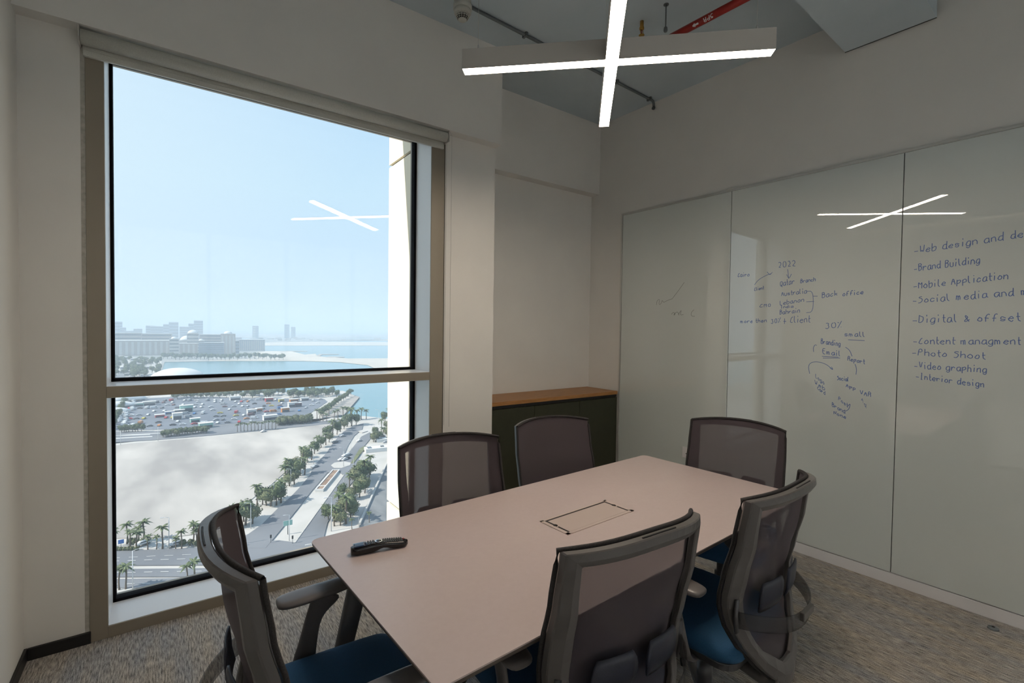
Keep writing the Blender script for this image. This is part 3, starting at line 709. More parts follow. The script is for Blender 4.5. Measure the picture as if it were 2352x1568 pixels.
    for k in range(5):
        a = math.radians(90+72*k+BASE_ROT); dx, dy = math.cos(a), math.sin(a)
        MB().tube([(dx*.03, dy*.03, .11), (dx*.16, dy*.16, .10), (dx*.325, dy*.325, .078)], [(.026, .02), (.022, .016), (.015, .011)], 10, flat=(0, (0, 0, 1))).build('base_leg', 'plast', c, True, sub=1)
        cs = MB(); ax = Vector((-dy, dx, 0)); ce = Vector((dx*.325, dy*.325, .028))
        for sgn in (-1, 1):
            cc = ce+ax*.016*sgn; ring = []
            for off in (-.008, .008):
                ring.append([tuple(cc+ax*off+Vector((dx, dy, 0))*.027*math.cos(t_)+Vector((0, 0, 1))*.0275*math.sin(t_)) for t_ in [j*math.tau/16 for j in range(16)]])
            cs.rings(ring)
        cs.tube([(ce.x, ce.y, .045), (ce.x, ce.y, .07)], .008, 8)
        cs.build('castor', 'rubber', c, True, bevel=.003)
    return c
BASE_ROT = 22
proto = make_chair(); index_kids(proto)
def facing(cx_, cy_, ang):    # chord centre of the backrest, heading of the sitter in degrees (0 = +Y, ccw)
    r = math.radians(ang); return (cx_-math.sin(r)*-CHY, cy_+math.cos(r)*-CHY, 0), r
CH = [(.153, 1.318, -90.8, 'blue-seated mesh office chair at the window-side left end of the table'),
      (1.052, 1.915, 180-4.6, 'mesh office chair on the window side in front of the pale column'),
      (1.748, 2.008, 180-4.2, 'mesh office chair on the window side in front of the green cabinet'),
      (2.578, 1.412, 104.2, 'mesh office chair at the far table end, before the glass whiteboard'),
      (1.680, .775, 5.0, 'mesh office chair seen from behind at the right of the near side'),
      (.984, .806, -3.2, 'large mesh office chair nearest the camera, seen from behind')]
for i, (x, y, a, lb) in enumerate(CH):
    o = proto if i == 0 else copy_tree(proto)
    o.location, rz_ = facing(x, y, a); o.rotation_euler = (0, 0, rz_)
    tag(o, lb, 'chair', 'mesh office chairs round the meeting table')
#EXTERIOR#
# ================================================================== OUTSIDE: the bay 76 m below
ZG = -76.0
def G(x, y, z=0.0):
    p = at_z(x, y, ZG+z); return (p.x, p.y)
def ground(poly, z, name, m, label=None, cat=None):
    g_ = [G(x, y, z) for x, y in poly]
    return struct(MB().prism(g_, ZG+z-.4, ZG+z).build(name, m))
M['sea'] = mat('sea water', (.10, .235, .27), .22, 0, .5)
def sand_mat():
    return noise_mat('packed sand', (.28, .262, .245), (.48, .45, .41), .03, .95, 0, (1, .35, 1), 9, lo=.36, hi=.60)
M['sand'] = sand_mat()
M['beach'] = noise_mat('pale beach sand', (.46, .42, .36), (.54, .50, .43), .01, .95)
M['asphalt'] = noise_mat('asphalt', (.14, .15, .165), (.19, .20, .215), .03, .9)
M['lotasphalt'] = noise_mat('old asphalt', (.12, .14, .17), (.17, .19, .22), .02, .9)
M['pave'] = noise_mat('pale paving', (.42, .41, .38), (.50, .48, .45), .08, .9)
M['stone'] = noise_mat('quay stone', (.28, .26, .24), (.36, .34, .31), .1, .9)
M['rock'] = noise_mat('blasted rock', (.10, .11, .12), (.24, .25, .25), .12, .95, 0, (1, .25, 1), 10, lo=.3, hi=.7)
M['citybase'] = noise_mat('city ground', (.16, .18, .17), (.34, .34, .32), .006, .95)
M['paint'] = mat('road paint', (.62, .62, .60), .8)
M['leaf'] = noise_mat('foliage', (.045, .07, .028), (.11, .145, .06), .35, .8)
M['leaf2'] = noise_mat('dusty foliage', (.10, .12, .05), (.17, .18, .095), .35, .8)
M['palm'] = noise_mat('palm fronds', (.05, .08, .03), (.12, .15, .06), 1.2, .7)
M['trunk'] = mat('palm trunk', (.13, .10, .07), .9)
M['lamp'] = mat('pale street pole', (.55, .56, .56), .5)
M['bld1'] = mat('sandstone facade', (.40, .34, .29), .85); M['bld2'] = mat('pale facade', (.50, .47, .42), .85)
M['bld3'] = mat('blue grey tower facade', (.22, .26, .30), .5); M['win'] = mat('dark windows', (.06, .075, .09), .25)
M['roofw'] = mat('white roof membrane', (.62, .62, .60), .7)
M['soil'] = noise_mat('red brown soil', (.20, .13, .09), (.30, .21, .15), .5, .95)
M['signg'] = mat('pale green sign', (.30, .52, .45), .5); M['signb'] = mat('blue sign', (.03, .16, .50), .5)
CARC = {'white': (.62, .63, .63), 'silver': (.36, .38, .40), 'black': (.03, .03, .035), 'grey': (.14, .15, .16), 'red': (.42, .04, .05), 'orange': (.50, .20, .06), 'blue': (.05, .16, .36), 'brown': (.16, .08, .08), 'yellow': (.5, .42, .06)}
for k_, v_ in CARC.items(): M['car_'+k_] = mat('car paint '+k_, v_, .3)

# water out to the horizon, then the land
struct(MB().box((-30000, 90, ZG-3), (40000, 60000, ZG-1.2)).build('sea_surface', 'sea'))
struct(MB().box((-2600, -40, ZG-2), (-14, 330, ZG-.9)).build('ground_far_left', 'citybase'))
ground([(150, 1500), (150, 1100), (240, 1003), (620, 968), (835, 955), (897, 962), (1500, 960), (2400, 1500), (900, 1700)], -.45, 'ground_block', 'pave')
ground([(150, 1030), (150, 890), (250, 830), (300, 820), (372, 826), (366, 868), (440, 872), (560, 900), (700, 901), (787, 897), (826, 912), (788, 953), (700, 974), (500, 994)], -.45, 'ground_lot', 'pave')
ground([(150, 900), (120, 800), (150, 776), (500, 776), (606, 792), (606, 812), (668, 806), (700, 814), (724, 812), (731, 818), (800, 823), (1000, 822), (1000, 905), (893, 856), (862, 846), (845, 838), (780, 831), (700, 828.5), (560, 828), (378, 831), (366, 868), (300, 880)], -.5, 'ground_far_shore', 'citybase')
# sandy fringe of the far shore
ground([(560, 813), (612, 806), (668, 806), (700, 814), (724, 812), (731, 818), (800, 823), (1000, 822), (1000, 905), (893, 856), (862, 846), (845, 838), (780, 831), (700, 828.5), (480, 828.6), (482, 826), (600, 823)], -.3, 'beach_1', 'beach')
ground([(606, 793.3), (606, 786), (700, 784), (1100, 787), (1100, 793.3)], -.4, 'beach_2', 'beach')
ground([(560, 783.5), (600, 777.5), (740, 776), (900, 778), (900, 781), (780, 783.5), (700, 783), (640, 785)], -.4, 'far_land_1', 'citybase')
ground([(820, 782.4), (830, 780.6), (1100, 780.6), (1100, 782.4)], -.4, 'far_land_2', 'beach')
ground([(100, 772), (300, 765), (1100, 770), (1100, 775), (700, 776), (300, 776)], -.4, 'far_land_3', 'citybase')
for i_, pl_ in enumerate(([(641, 808), (660, 805.5), (706, 805.6), (706, 806.6), (662, 806.8), (646, 809)], [(745, 820), (760, 818), (791, 818.8), (791, 820), (760, 821)], [(725, 817), (735, 812.5), (778, 812.7), (778, 813.6), (740, 814), (733, 818)])): ground(pl_, -.2, 'breakwater_%d' % (i_+1), 'stone')
# big sand plot
ground([(235, 1026), (300, 1018), (420, 1008), (520, 999), (640, 986), (745, 974), (783, 972), (757, 988), (730, 1012), (690, 1050), (650, 1088), (620, 1115), (585, 1140), (556, 1165), (530, 1200), (480, 1222), (400, 1232), (235, 1236)], -.15, 'sand_plot', 'sand')
# roads
ground([(150, 1022), (150, 996), (262, 990), (350, 990), (430, 983), (430, 1004), (350, 1010)], -.1, 'road_1', 'asphalt')
ground([(430, 983), (640, 963), (640, 985), (430, 1004)], -.12, 'road_2', 'asphalt')
ground([(640, 976), (745, 966), (800, 962), (790, 969), (745, 974), (640, 984)], -.12, 'road_3', 'asphalt')
for i_, (a_, b_) in enumerate((((150, 1012, 350, 1001), .9), ((150, 1005.5, 430, 990.5), .6), ((250, 1000.2, 345, 997), .5))):
    x0_, y0_, x1_, y1_ = a_; ground([(x0_, y0_), (x1_, y1_), (x1_, y1_+b_*1.6), (x0_, y0_+b_*1.6)], -.02, 'road_line_%d' % (i_+1), 'paint')
# parking lot
ground([(262, 988), (258, 950), (282, 925), (330, 914), (430, 910), (560, 913), (745, 916), (752, 922), (700, 957), (640, 962), (500, 975), (400, 985)], -.15, 'parking_lot', 'lotasphalt')
ground([(255, 985), (290, 930), (345, 910), (255, 905)], -.1, 'lot_edge', 'pave')
# quay with trees
ground([(826, 911), (815, 908), (770, 928), (735, 948), (740, 960), (790, 952)], .2, 'quay', 'stone')
# near highway strips (three carriageways with pale medians)
NH = [((150, 1270), (460, 1257), (560, 1247), (640, 1240), (760, 1255), (760, 1286), (560, 1296), (150, 1298), 'asphalt'),
      ((150, 1307.5), (480, 1304), (740, 1299), (740, 1320), (480, 1323), (150, 1324), 'asphalt'),
      ((150, 1331), (460, 1326), (700, 1322), (700, 1345), (460, 1347), (150, 1351), 'asphalt')]
for i_, r_k in enumerate(NH): ground(list(r_k[:-1]), -.1, 'highway_%d' % (i_+1), r_k[-1])
ground([(150, 1352), (700, 1346), (700, 1420), (150, 1440)], -.2, 'highway_verge', 'pave')
def dashes(p, q, n_d, w_px, name, z=0.0, fill=.5):
    mb_ = MB()
    for k in range(n_d):
        for u0, u1 in ((k/n_d, (k+fill)/n_d),):
            a = (p[0]+(q[0]-p[0])*u0, p[1]+(q[1]-p[1])*u0); b = (p[0]+(q[0]-p[0])*u1, p[1]+(q[1]-p[1])*u1)
            A1 = Vector((*G(*a, z), ZG+z)); B1 = Vector((*G(*b, z), ZG+z)); d = (B1-A1).normalized(); nn = Vector((-d.y, d.x, 0))*w_px/2
            mb_.add([A1-nn, B1-nn, B1+nn, A1+nn], [(0, 1, 2, 3)])
    o = mb_.build(name, 'paint', recalc=False); o['kind'] = 'structure'; return o
dashes((255, 1288), (520, 1280), 7, .25, 'lane_marks_1'); dashes((255, 1314.5), (520, 1310), 7, .25, 'lane_marks_2')
dashes((255, 1341), (470, 1336), 6, .25, 'lane_marks_3'); dashes((255, 1281), (500, 1270), 6, .22, 'lane_marks_4')
# diagonal boulevard towards the shore
ground([(545, 1258), (548, 1236), (570, 1226), (600, 1205), (640, 1165), (668, 1140), (690, 1117), (712, 1090), (720, 1070), (750, 1040), (765, 1016), (790, 990), (812, 978), (835, 972), (832, 985), (814, 1000), (800, 1022), (788, 1050), (775, 1070), (752, 1085), (715, 1128), (690, 1160), (650, 1210), (610, 1258)], -.05, 'boulevard_left', 'asphalt')
ground([(672, 1252), (700, 1213), (730, 1170), (760, 1130), (790, 1092), (796, 1078), (830, 1070), (815, 1100), (790, 1130), (770, 1165), (752, 1200), (742, 1240), (745, 1262)], -.05, 'boulevard_right', 'asphalt')
ground([(752, 1085), (775, 1070), (790, 1048), (805, 1040), (825, 1055), (815, 1085), (790, 1092), (780, 1082)], -.04, 'junction', 'asphalt')
ground([(760, 1068), (768, 1062), (790, 1059), (806, 1062), (804, 1068), (785, 1074), (768, 1074)], .1, 'traffic_island_1', 'pave')
ground([(822, 990), (832, 986.5), (845, 989), (832, 993)], .1, 'traffic_island_2', 'pave')
# parking aisle on the right of the boulevard with pale kerb and planted bed
ground([(790, 1052), (812, 1025), (830, 1002), (850, 992), (850, 1008), (838, 1022), (826, 1045), (812, 1056)], 0, 'side_parking', 'asphalt')
ground([(806, 1062), (826, 1030), (836, 1024), (848, 1025), (832, 1036), (812, 1063)], .3, 'planted_bed', 'leaf2')
ground([(870, 1000), (893, 998), (893, 1022), (880, 1022), (845, 1028), (850, 1010)], .05, 'plaza_1', 'pave')
# rocky cutting with retaining wall beside the plaza
ground([(900, 1050), (888, 1062), (868, 1105), (850, 1145), (832, 1180), (824, 1215), (1100, 1215), (1100, 1050)], .02, 'rock_cutting', 'rock')
def wall_line(p, q, h, t, name, m='pave'):
    A1 = Vector((*G(*p), 0)); B1 = Vector((*G(*q), 0)); d = B1-A1; ang = math.atan2(d.y, d.x)
    o = MB().box((0, -t/2, 0), (d.length, t/2, h)).build(name, m); o.location = (A1.x, A1.y, ZG-.3); o.rotation_euler = (0, 0, ang); return struct(o)
wall_line((895, 1050), (826, 1205), 1.2, .8, 'retaining_wall', 'pave')
wall_line((677, 1246), (790, 1090), .45, .5, 'median_kerb', 'pave')
for k in range(5): struct(MB().box((0, 0, 0), (3.6, .5, .03)).build('crosswalk_stripe', 'paint', loc=(*G(701+k*4.5, 1252-k*.3), ZG+.0)))
# median planter
A1 = Vector((*G(733, 1127), 0)); B1 = Vector((*G(772, 1081), 0)); d = B1-A1
pt = thing('road_planter', 'long raised planter with red-brown soil on the road median', 'planter', (A1.x, A1.y, ZG-.4), math.atan2(d.y, d.x))
Lp = d.length
for (a, b) in (((0, -1.9, 0), (Lp, -1.4, 1.2)), ((0, 1.4, 0), (Lp, 1.9, 1.2)), ((0, -1.4, 0), (.6, 1.4, 1.2)), ((Lp-.6, -1.4, 0), (Lp, 1.4, 1.2)), ((Lp*.16, -1.4, 0), (Lp*.18, 1.4, 1.2))): MB().box(a, b).build('planter_wall', 'roofw', pt)
MB().box((.6, -1.4, 0), (Lp-.6, 1.4, .9)).build('soil_bed', 'soil', pt)

# ---------------------------------------------------------------- vegetation (each tree a thing, meshes shared)
def palm(h=7.0, nf=13, seed=1):
    r = random.Random(seed); root = thing('palm_tree', '', 'palm tree')
    pts = [(.12*math.sin(k), .1*math.cos(k*1.3), h*k/5) for k in range(6)]
    MB().tube(pts, [.30, .24, .22, .21, .22, .26], 7).build('trunk', 'trunk', root, True)
    mb = MB()
    for k in range(nf):
        a = k*2.399+r.uniform(-.2, .2); el = r.uniform(-.15, 1.05); Lf = r.uniform(2.3, 3.0); prev = None; px_, py_, pz_ = pts[-1]
        dx, dy = math.cos(a), math.sin(a); ptsf = []
        for j in range(6):
            u = j/5; rr = Lf*u*math.cos(el*(1-.4*u)); z = pz_+Lf*(math.sin(el)*u-.62*u*u); ptsf.append((px_+dx*rr, py_+dy*rr, z))
        for j in range(5):
            w0 = .42*math.sin(math.pi*min(1, (j/5)+.12)); w1 = .42*math.sin(math.pi*min(1, ((j+1)/5)+.06)); a0, a1 = ptsf[j], ptsf[j+1]
            for sg in (-1, 1):
                mb.add([a0, a1, (a1[0]-dy*w1*sg, a1[1]+dx*w1*sg, a1[2]-.32*w1*2), (a0[0]-dy*w0*sg, a0[1]+dx*w0*sg, a0[2]-.32*w0*2)], [(0, 1, 2, 3)])
    tag(mb.build('fronds', 'palm', root, recalc=False), kind='stuff'); return root
def tree(h=5.5, rad=2.6, m='leaf', seed=1, nleaf=420):
    r = random.Random(seed); root = thing('street_tree', '', 'tree')
    t_ = MB().tube([(0, 0, 0), (.1, 0, h*.3), (.05, .1, h*.55)], [.22, .17, .12], 6)
    for k in range(3): a = k*2.1; t_.tube([(.05, .1, h*.45), (rad*.4*math.cos(a), rad*.4*math.sin(a), h*.7)], [.09, .04], 5)
    t_.build('trunk', 'trunk', root, True)
    mb = MB(); cl = [(r.uniform(-.45, .45)*rad, r.uniform(-.45, .45)*rad, h*r.uniform(.55, .85), rad*r.uniform(.45, .7)) for _ in range(7)]
    for c in cl:      # solid lumpy hearts
        n1 = 8; R_ = []
        for i in range(6):
            ph = math.pi*i/5; R_.append([(c[0]+c[3]*.8*math.sin(ph)*math.cos(j*math.tau/n1)*r.uniform(.85, 1.1), c[1]+c[3]*.8*math.sin(ph)*math.sin(j*math.tau/n1)*r.uniform(.85, 1.1), c[2]+c[3]*.7*math.cos(ph)) for j in range(n1)])
        mb.rings(R_)
    for _ in range(nleaf):
        c = r.choice(cl); v = Vector((r.gauss(0, 1), r.gauss(0, 1), r.gauss(0, .8))).normalized(); p = Vector(c[:3])+v*c[3]*r.uniform(.8, 1.08)
        a = Vector((r.gauss(0, 1), r.gauss(0, 1), r.gauss(0, 1))).normalized()*.34; b = v.cross(a).normalized()*.30
        mb.add([p-a, p-b*.6, p+a, p+b*.6], [(0, 1, 2, 3)])
    tag(mb.build('crown', m, root, recalc=False), kind='stuff'); return root
protos = {}
def put(kind, x, y, sc, label, group, rot=None, z=0):
    if kind not in protos:
        o = {'palm': lambda: palm(), 'palmb': lambda: palm(6.2, 16, 5), 'tree': lambda: tree(seed=3), 'treeb': lambda: tree(5.0, 2.8, 'leaf2', 9), 'shrub': lambda: tree(1.8, 1.4, 'leaf2', 12, 200)}[kind]()
        if kind == 'shrub': o.name = 'shrub'
        index_kids(o); protos[kind] = o
    else: o = copy_tree(protos[kind])
    gx, gy = G(x, y); o.location = (gx, gy, ZG-.45+z); s_ = sc; o.scale = (s_, s_, s_*random.uniform(.9, 1.1)); o.rotation_euler = (0, 0, random.uniform(0, 6.28) if rot is None else rot)
    if kind == 'shrub': o['category'] = 'shrub'
    tag(o, label, None, group); return o
# row of palms beside the near highway (base points)
NP = [(262, 1252, .95), (292, 1246, 1.0), (299, 1257, .9), (314, 1257, 1.05), (319, 1245, .9), (330, 1241, 1.15), (339, 1259, .75), (360, 1259, .72), (373, 1258, 1.1), (404, 1259, .68), (417, 1259, .85), (445, 1246, 1.0), (451, 1247, .9), (458, 1247, 1.05)]
for k, (x, y, s_) in enumerate(NP): put('palm' if k % 3 else 'palmb', x, y, s_, 'date palm in the palm row at the near edge of the sand plot', 'palms along the near highway')
for k, (x, y, s_, l_) in enumerate(((274, 1352, 1.0, 'left one of two palms on the verge between highway and window sill'), (290, 1350, 1.0, 'right one of two palms on the verge between highway and window sill'), (430, 1342, .9, 'pale palm left of the chair-back by the lowest highway lane'), (446, 1338, 1.1, 'taller palm close to the chair back by the lowest highway lane'))): put('palm', x, y, s_, l_, None)
for x, y, s_ in ((275, 1378, .8), (296, 1376, .8), (312, 1371, .85), (328, 1367, .8), (342, 1364, .6), (356, 1362, .5), (286, 1384, .7), (304, 1382, .7)): put('treeb' if s_ > .7 else 'shrub', x, y, s_*.55, 'small grey-green tree on the pale verge above the sill', 'small trees on the near verge')
for x, y in ((268, 1262), (276, 1261.5), (285, 1262), (294, 1262), (303, 1261), (312, 1262)): put('shrub', x, y, .7, 'low shrub in the strip under the near palms', 'strip shrubs by the highway')
for x, y in ((300, 1246), (312, 1247), (325, 1248), (336, 1247), (405, 1249), (420, 1249), (436, 1249), (450, 1250), (466, 1249)): put('shrub', x, y, 1.0, 'dark clipped bush behind the near palm row', 'bushes behind the near palms')
# trees lining the left side of the boulevard, near to far
TL_ = []
line = [(548, 1206, 1.25), (565, 1203, 1.1), (580, 1200, 1.15), (560, 1195, 1.2), (590, 1158, .95), (603, 1156, 1.0), (612, 1158, .9), (622, 1160, 1.1), (635, 1158, 1.2), (646, 1152, 1.15), (640, 1146, 1.1), (655, 1113, 1.15), (665, 1114, 1.15), (676, 1110, 1.1), (660, 1098, 1.0), (690, 1090, 1.1), (700, 1088, 1.0), (684, 1080, 1.0), (668, 1086, 1.0), (695, 1066, 1.1), (706, 1060, 1.1), (716, 1054, 1.05), (700, 1050, 1.0), (722, 1040, 1.1), (730, 1034, 1.1), (738, 1026, 1.0), (748, 1020, 1.0), (756, 1014, 1.0), (752, 1004, 1.2), (764, 1000, 1.25), (774, 996, 1.2), (782, 990, 1.1), (790, 984, 1.2), (798, 978, 1.4), (808, 977, 1.4), (818, 974, 1.3)]
for k, (x, y, s_) in enumerate(line):
    kind = ('tree', 'palmb', 'treeb', 'tree', 'palm')[k % 5]
    put(kind, x, y, s_*1.3, ('dark leafy tree' if kind == 'tree' else 'dusty green tree' if kind == 'treeb' else 'palm')+' in the row between sand plot and boulevard', 'boulevard row %ss' % ('palm' if 'palm' in kind else kind))
# clump on the right side of the boulevard
for k, (x, y, s_) in enumerate(((815, 1112, 1.15), (826, 1108, 1.2), (838, 1108, 1.15), (848, 1100, 1.1), (822, 1098, 1.1), (836, 1092, 1.1), (850, 1088, 1.0), (828, 1118, .8), (838, 1130, 1.0), (826, 1140, .9), (803, 1130, .85), (787, 1140, .8), (808, 1144, .8))):
    kind = ('treeb', 'tree', 'palm', 'tree')[k % 4]; put(kind, x, y, s_*1.4, {'palm': 'palm', 'tree': 'dark leafy tree', 'treeb': 'pale dusty tree'}[kind]+' in the big clump right of the boulevard', 'clump right of the boulevard, %ss' % kind)
for k, (x, y, s_) in enumerate(((770, 1196, 1.0), (782, 1204, 1.0), (795, 1200, 1.15), (805, 1190, 1.1), (790, 1180, 1.1), (778, 1176, 1.0), (800, 1170, 1.0), (812, 1180, .9), (768, 1205, .8), (754, 1192, .9))):
    kind = ('tree', 'treeb', 'palm')[k % 3]; put(kind, x, y, s_*1.25, {'palm': 'palm', 'tree': 'dark leafy tree', 'treeb': 'pale dusty tree'}[kind]+' in the nearest clump left of the rock cutting', 'nearest clump, %ss' % kind)
for x, y, s_, l_ in ((808, 1212, .6, 'small yellowish palm just above the table edge, left one'), (848, 1200, .6, 'small yellowish palm just above the table edge, right one')): put('palm', x, y, s_, l_, None)
for k, (x, y, s_) in enumerate(((858, 1015, 1.3), (868, 1012, 1.4), (880, 1010, 1.3), (890, 1004, 1.4), (862, 1000, 1.2), (876, 992, 1.3), (888, 984, 1.3), (884, 968, 1.4), (893, 962, 1.4))):
    kind = ('treeb', 'tree', 'palm')[k % 3]; put(kind, x, y, s_, {'palm': 'palm', 'tree': 'dark leafy tree', 'treeb': 'pale dusty tree'}[kind]+' in the group beside the cream pier at the shore', 'shore group, %ss' % kind)
# palms and trees at the seaward end
for k, (x, y, s_) in enumerate(((735, 966, 1.1), (742, 966, 1.1), (750, 967, 1.1), (768, 967, 1.1), (776, 962, 1.3), (788, 962, 1.5), (797, 960, 1.4), (805, 964, 1.5), (820, 964, 1.4), (830, 962, 1.4), (841, 961, 1.3), (756, 955, 1.2), (728, 960, 1.2))):
    put('palm' if k % 2 else 'palmb', x, y, s_, 'palm near the quay at the seaward end of the boulevard', 'palms near the quay')
for k in range(13):
    u = k/12; put('tree', 738+68*u, 955-49*u, 1.25, 'dark tree in the row along the stone quay', 'trees along the quay')
for k in range(46):
    x = 566+random.uniform(0, 210); y = 905+random.uniform(0, 9)-(x-566)*.006
    put('tree', x, y, 1.5, 'dark tree in the dense belt between car park and bay', 'tree belt between car park and bay')
for k in range(22):
    x = 400+k*7.5; put('tree', x, 914+random.uniform(-4, 3)-(x-400)*.02, 1.2, 'tree at the back of the car park near the mullion', 'trees behind the car park')
for k in range(16): put('treeb', 640+k*4.8+random.uniform(-2, 2), 974+random.uniform(-2, 3)-k*.35, 1.25, 'green tree in the island between car park and sand plot', 'trees between car park and sand')
for k in range(17): put('treeb' if k % 2 else 'tree', 375+k*6.2, 1003-k*.6+random.uniform(-3, 1), .95, 'tree on the verge along the road behind the sand plot', 'verge trees behind the sand plot')
for k in range(12): put('palm', 545+k*8, 991-k*.6, .9, 'small palm at the far edge of the sand plot', 'small palms at the far plot edge')
for k in range(8): put('tree', 278+k*6.5+random.uniform(-2, 2), 992-k*.3, 1.0, 'dark tree in the hedge at the left corner of the car park', 'left corner hedge of the car park')
for k in range(12): put('tree', 256+k*2.8, 985-k*5.4, 1.1, 'tree in the strip by the white tent roofs', 'trees by the tent roofs')
for k in range(34):
    x = 305+random.uniform(0, 62); y = 868-random.uniform(0, 40); put('tree', x, y, 2.0, 'tree in the park beside the bay promenade', 'promenade park trees')
for k in range(24): put('tree', 256+random.uniform(0, 55), 864-random.uniform(0, 38), 2.0, 'tree scattered in the district left of the promenade', 'trees left of the promenade')
for k in range(30): put('tree', 375+k*9.5, 826.5-random.uniform(0, 4), 2.4, 'tree along the far shore below the hotels', 'far shore trees')

# ---------------------------------------------------------------- street lamps and signs
def lamp(h=9.0):
    r = thing('street_lamp', '', 'street lamp'); MB().tube([(0, 0, 0), (0, 0, h)], [.13, .08], 8).build('pole', 'lamp', r, True)
    MB().tube([(0, 0, h-.1), (.5, 0, h+.12), (1.4, 0, h+.2)], .055, 6).build('arm', 'lamp', r, True); MB().box((1.2, -.14, h+.12), (2.0, .14, h+.27)).build('lamp_head', 'lamp', r, bevel=.04); return r
lp = lamp(); index_kids(lp); first_ = True
LPS = [(265+40, 1350, 11.5, 'street lamp standing on the median under the near palms', 0), (388, 1257, 11, 'street lamp in the middle of the near palm row', 3.0), (576, 1211, 10, 'street lamp before the tree clump nearest the chair back', 3.0), (629, 1162, 9.5, 'street lamp in front of the palms halfway up the boulevard', 3.0),
       (668, 1117, 9, 'street lamp on the left kerb, third from the near end', 3.0), (692.5, 1091, 9, 'street lamp on the left kerb, fourth from the near end', 3.0), (720, 1064, 9, 'street lamp on the left kerb, farthest one', 3.0),
       (761, 1217, 13, 'street lamp with two arms before the nearest clump', 3.1), (789, 1125, 6.5, 'street lamp on the right carriageway before the big clump', 3.1), (812, 1086, 9, 'street lamp left of the big clump', 3.1), (789, 1071, 11, 'street lamp on the white traffic island', 3.1), (806.5, 1043, 9, 'street lamp by the parked cars, near one', 3.1),
       (820.5, 1015, 6, 'street lamp by the parked cars, far one', 3.1), (832, 1050, 5, 'street lamp beside the planted bed', 3.1), (664.5, 1239, 9.5, 'tall pole behind the green direction sign', 3.1), (546, 1250, 9, 'street lamp right beside the chair back', 3.0), (870, 974, 12, 'street lamp by the shore group of trees', 3.1), (277, 1021, 9, 'street lamp at the far left on the road behind the plot', 1.5), (363, 1011, 9, 'street lamp in the middle of the road behind the plot', 1.5), (824, 1208, 4.5, 'short white lamp right above the table edge', 3.1)]
for x, y, h, l_, rz_ in LPS:
    o = lp if first_ else copy_tree(lp); first_ = False; gx, gy = G(x, y); o.location = (gx, gy, ZG-.4); k = h/9.0; o.scale = (k, k, k); o.rotation_euler = (0, 0, rz_); tag(o, l_, None, 'street lamps outside')
sg = thing('direction_sign', 'pale green road direction sign on a grey post', 'road sign', (*G(661, 1224), ZG-.4))
MB().tube([(0, 0, 0), (0, 0, 5.2)], .16, 8).build('post', 'steel', sg, True); MB().box((-1.5, -.15, 3.4), (1.5, .05, 5.2)).build('sign_board', 'signg', sg); MB().box((-1.62, -.1, 3.3), (1.62, .0, 5.3)).build('sign_frame', 'lamp', sg)
sg = thing('blue_road_sign', 'small blue sign at the left end of the near palm row', 'road sign', (*G(278, 1252), ZG-.4))
MB().tube([(0, 0, 0), (0, 0, 1.6)], .08, 6).build('post', 'steel', sg, True); MB().box((-.8, -.06, 1.0), (.8, .06, 2.4)).build('sign_board', 'signb', sg)
def tlight(x, y, l_):
    t_ = thing('traffic_light', l_, 'traffic light', (*G(x, y), ZG-.4), 0, 'traffic lights at the junction'); MB().tube([(0, 0, 0), (0, 0, 3)], .08, 6).build('post', 'steel', t_, True); MB().box((-.25, -.2, 2.0), (.25, .2, 3.1)).build('signal_head', 'rubber', t_)
for a in ((622, 1245, 'traffic light on the island left of the sign'), (672, 1247, 'traffic light right of the sign pole'), (722, 1257, 'traffic light near the crosswalk by the table corner'), (549, 1254, 'traffic light beside the chair back')): tlight(*a)

# ---------------------------------------------------------------- cars
def car(col, van=False):
    r = thing('van' if van else 'car', '', 'van' if van else 'car'); L_, W_, H_ = (5.6, 2.0, 2.3) if van else (4.5, 1.8, 1.45)
    b = MB(); prof = [(-.5, .28), (-.5, .62), (-.42, .68), (-.30, .70), (-.18, 1.0), (.20, 1.0), (.34, .70), (.48, .60), (.5, .28)] if not van else [(-.5, .2), (-.5, 1.0), (.30, 1.0), (.40, .62), (.5, .55), (.5, .2)]
    R_ = [[(x*L_, y, z*H_) for x, z in prof] for y in (-W_/2, W_/2)]; n = len(prof); vs = R_[0]+R_[1]
    b.add(vs, [tuple(range(n)), tuple(range(2*n-1, n-1, -1))]+[(i, (i+1) % n, n+(i+1) % n, n+i) for i in range(n)])
    b.build('body', 'car_'+col, r, bevel=.06, seg=1)
    g_ = MB()
    if not van: g_.add([(-.285*L_, y, .72*H_) for y in (-W_/2-.02, W_/2+.02)]+[(-.175*L_, y, .96*H_) for y in (-W_/2-.02, W_/2+.02)]+[(.19*L_, y, .96*H_) for y in (-W_/2-.02, W_/2+.02)]+[(.32*L_, y, .72*H_) for y in (-W_/2-.02, W_/2+.02)], [(0, 2, 4, 6), (1, 3, 5, 7), (0, 1, 3, 2), (4, 5, 7, 6)])
    else: g_.box((.1*L_, -W_/2-.02, .62*H_), (.33*L_, W_/2+.02, .9*H_))
    g_.build('windows', 'win', r, recalc=False)
    w_ = MB()
    for x in (-.32, .32): w_.tube([(x*L_, -W_/2+.02, .32), (x*L_, W_/2-.02, .32)], .32, 10)
    w_.build('wheels', 'rubber', r); return r
cprot = {}
def putcar(col, x, y, ang, label, group, van=False):
    k = (col, van)
    if k not in cprot: o = car(col, van); index_kids(o); cprot[k] = o
    else: o = copy_tree(cprot[k])
    o.location = (*G(x, y, .1), ZG-.13); o.rotation_euler = (0, 0, ang); tag(o, label, None, group); return o
cols = ['white']*9+['silver']*4+['black', 'grey', 'grey', 'white', 'red', 'orange', 'blue', 'brown', 'black', 'yellow']
def rowang(p, q):
    a = Vector(G(*p)); b = Vector(G(*q)); d = b-a; return math.atan2(d.y, d.x)
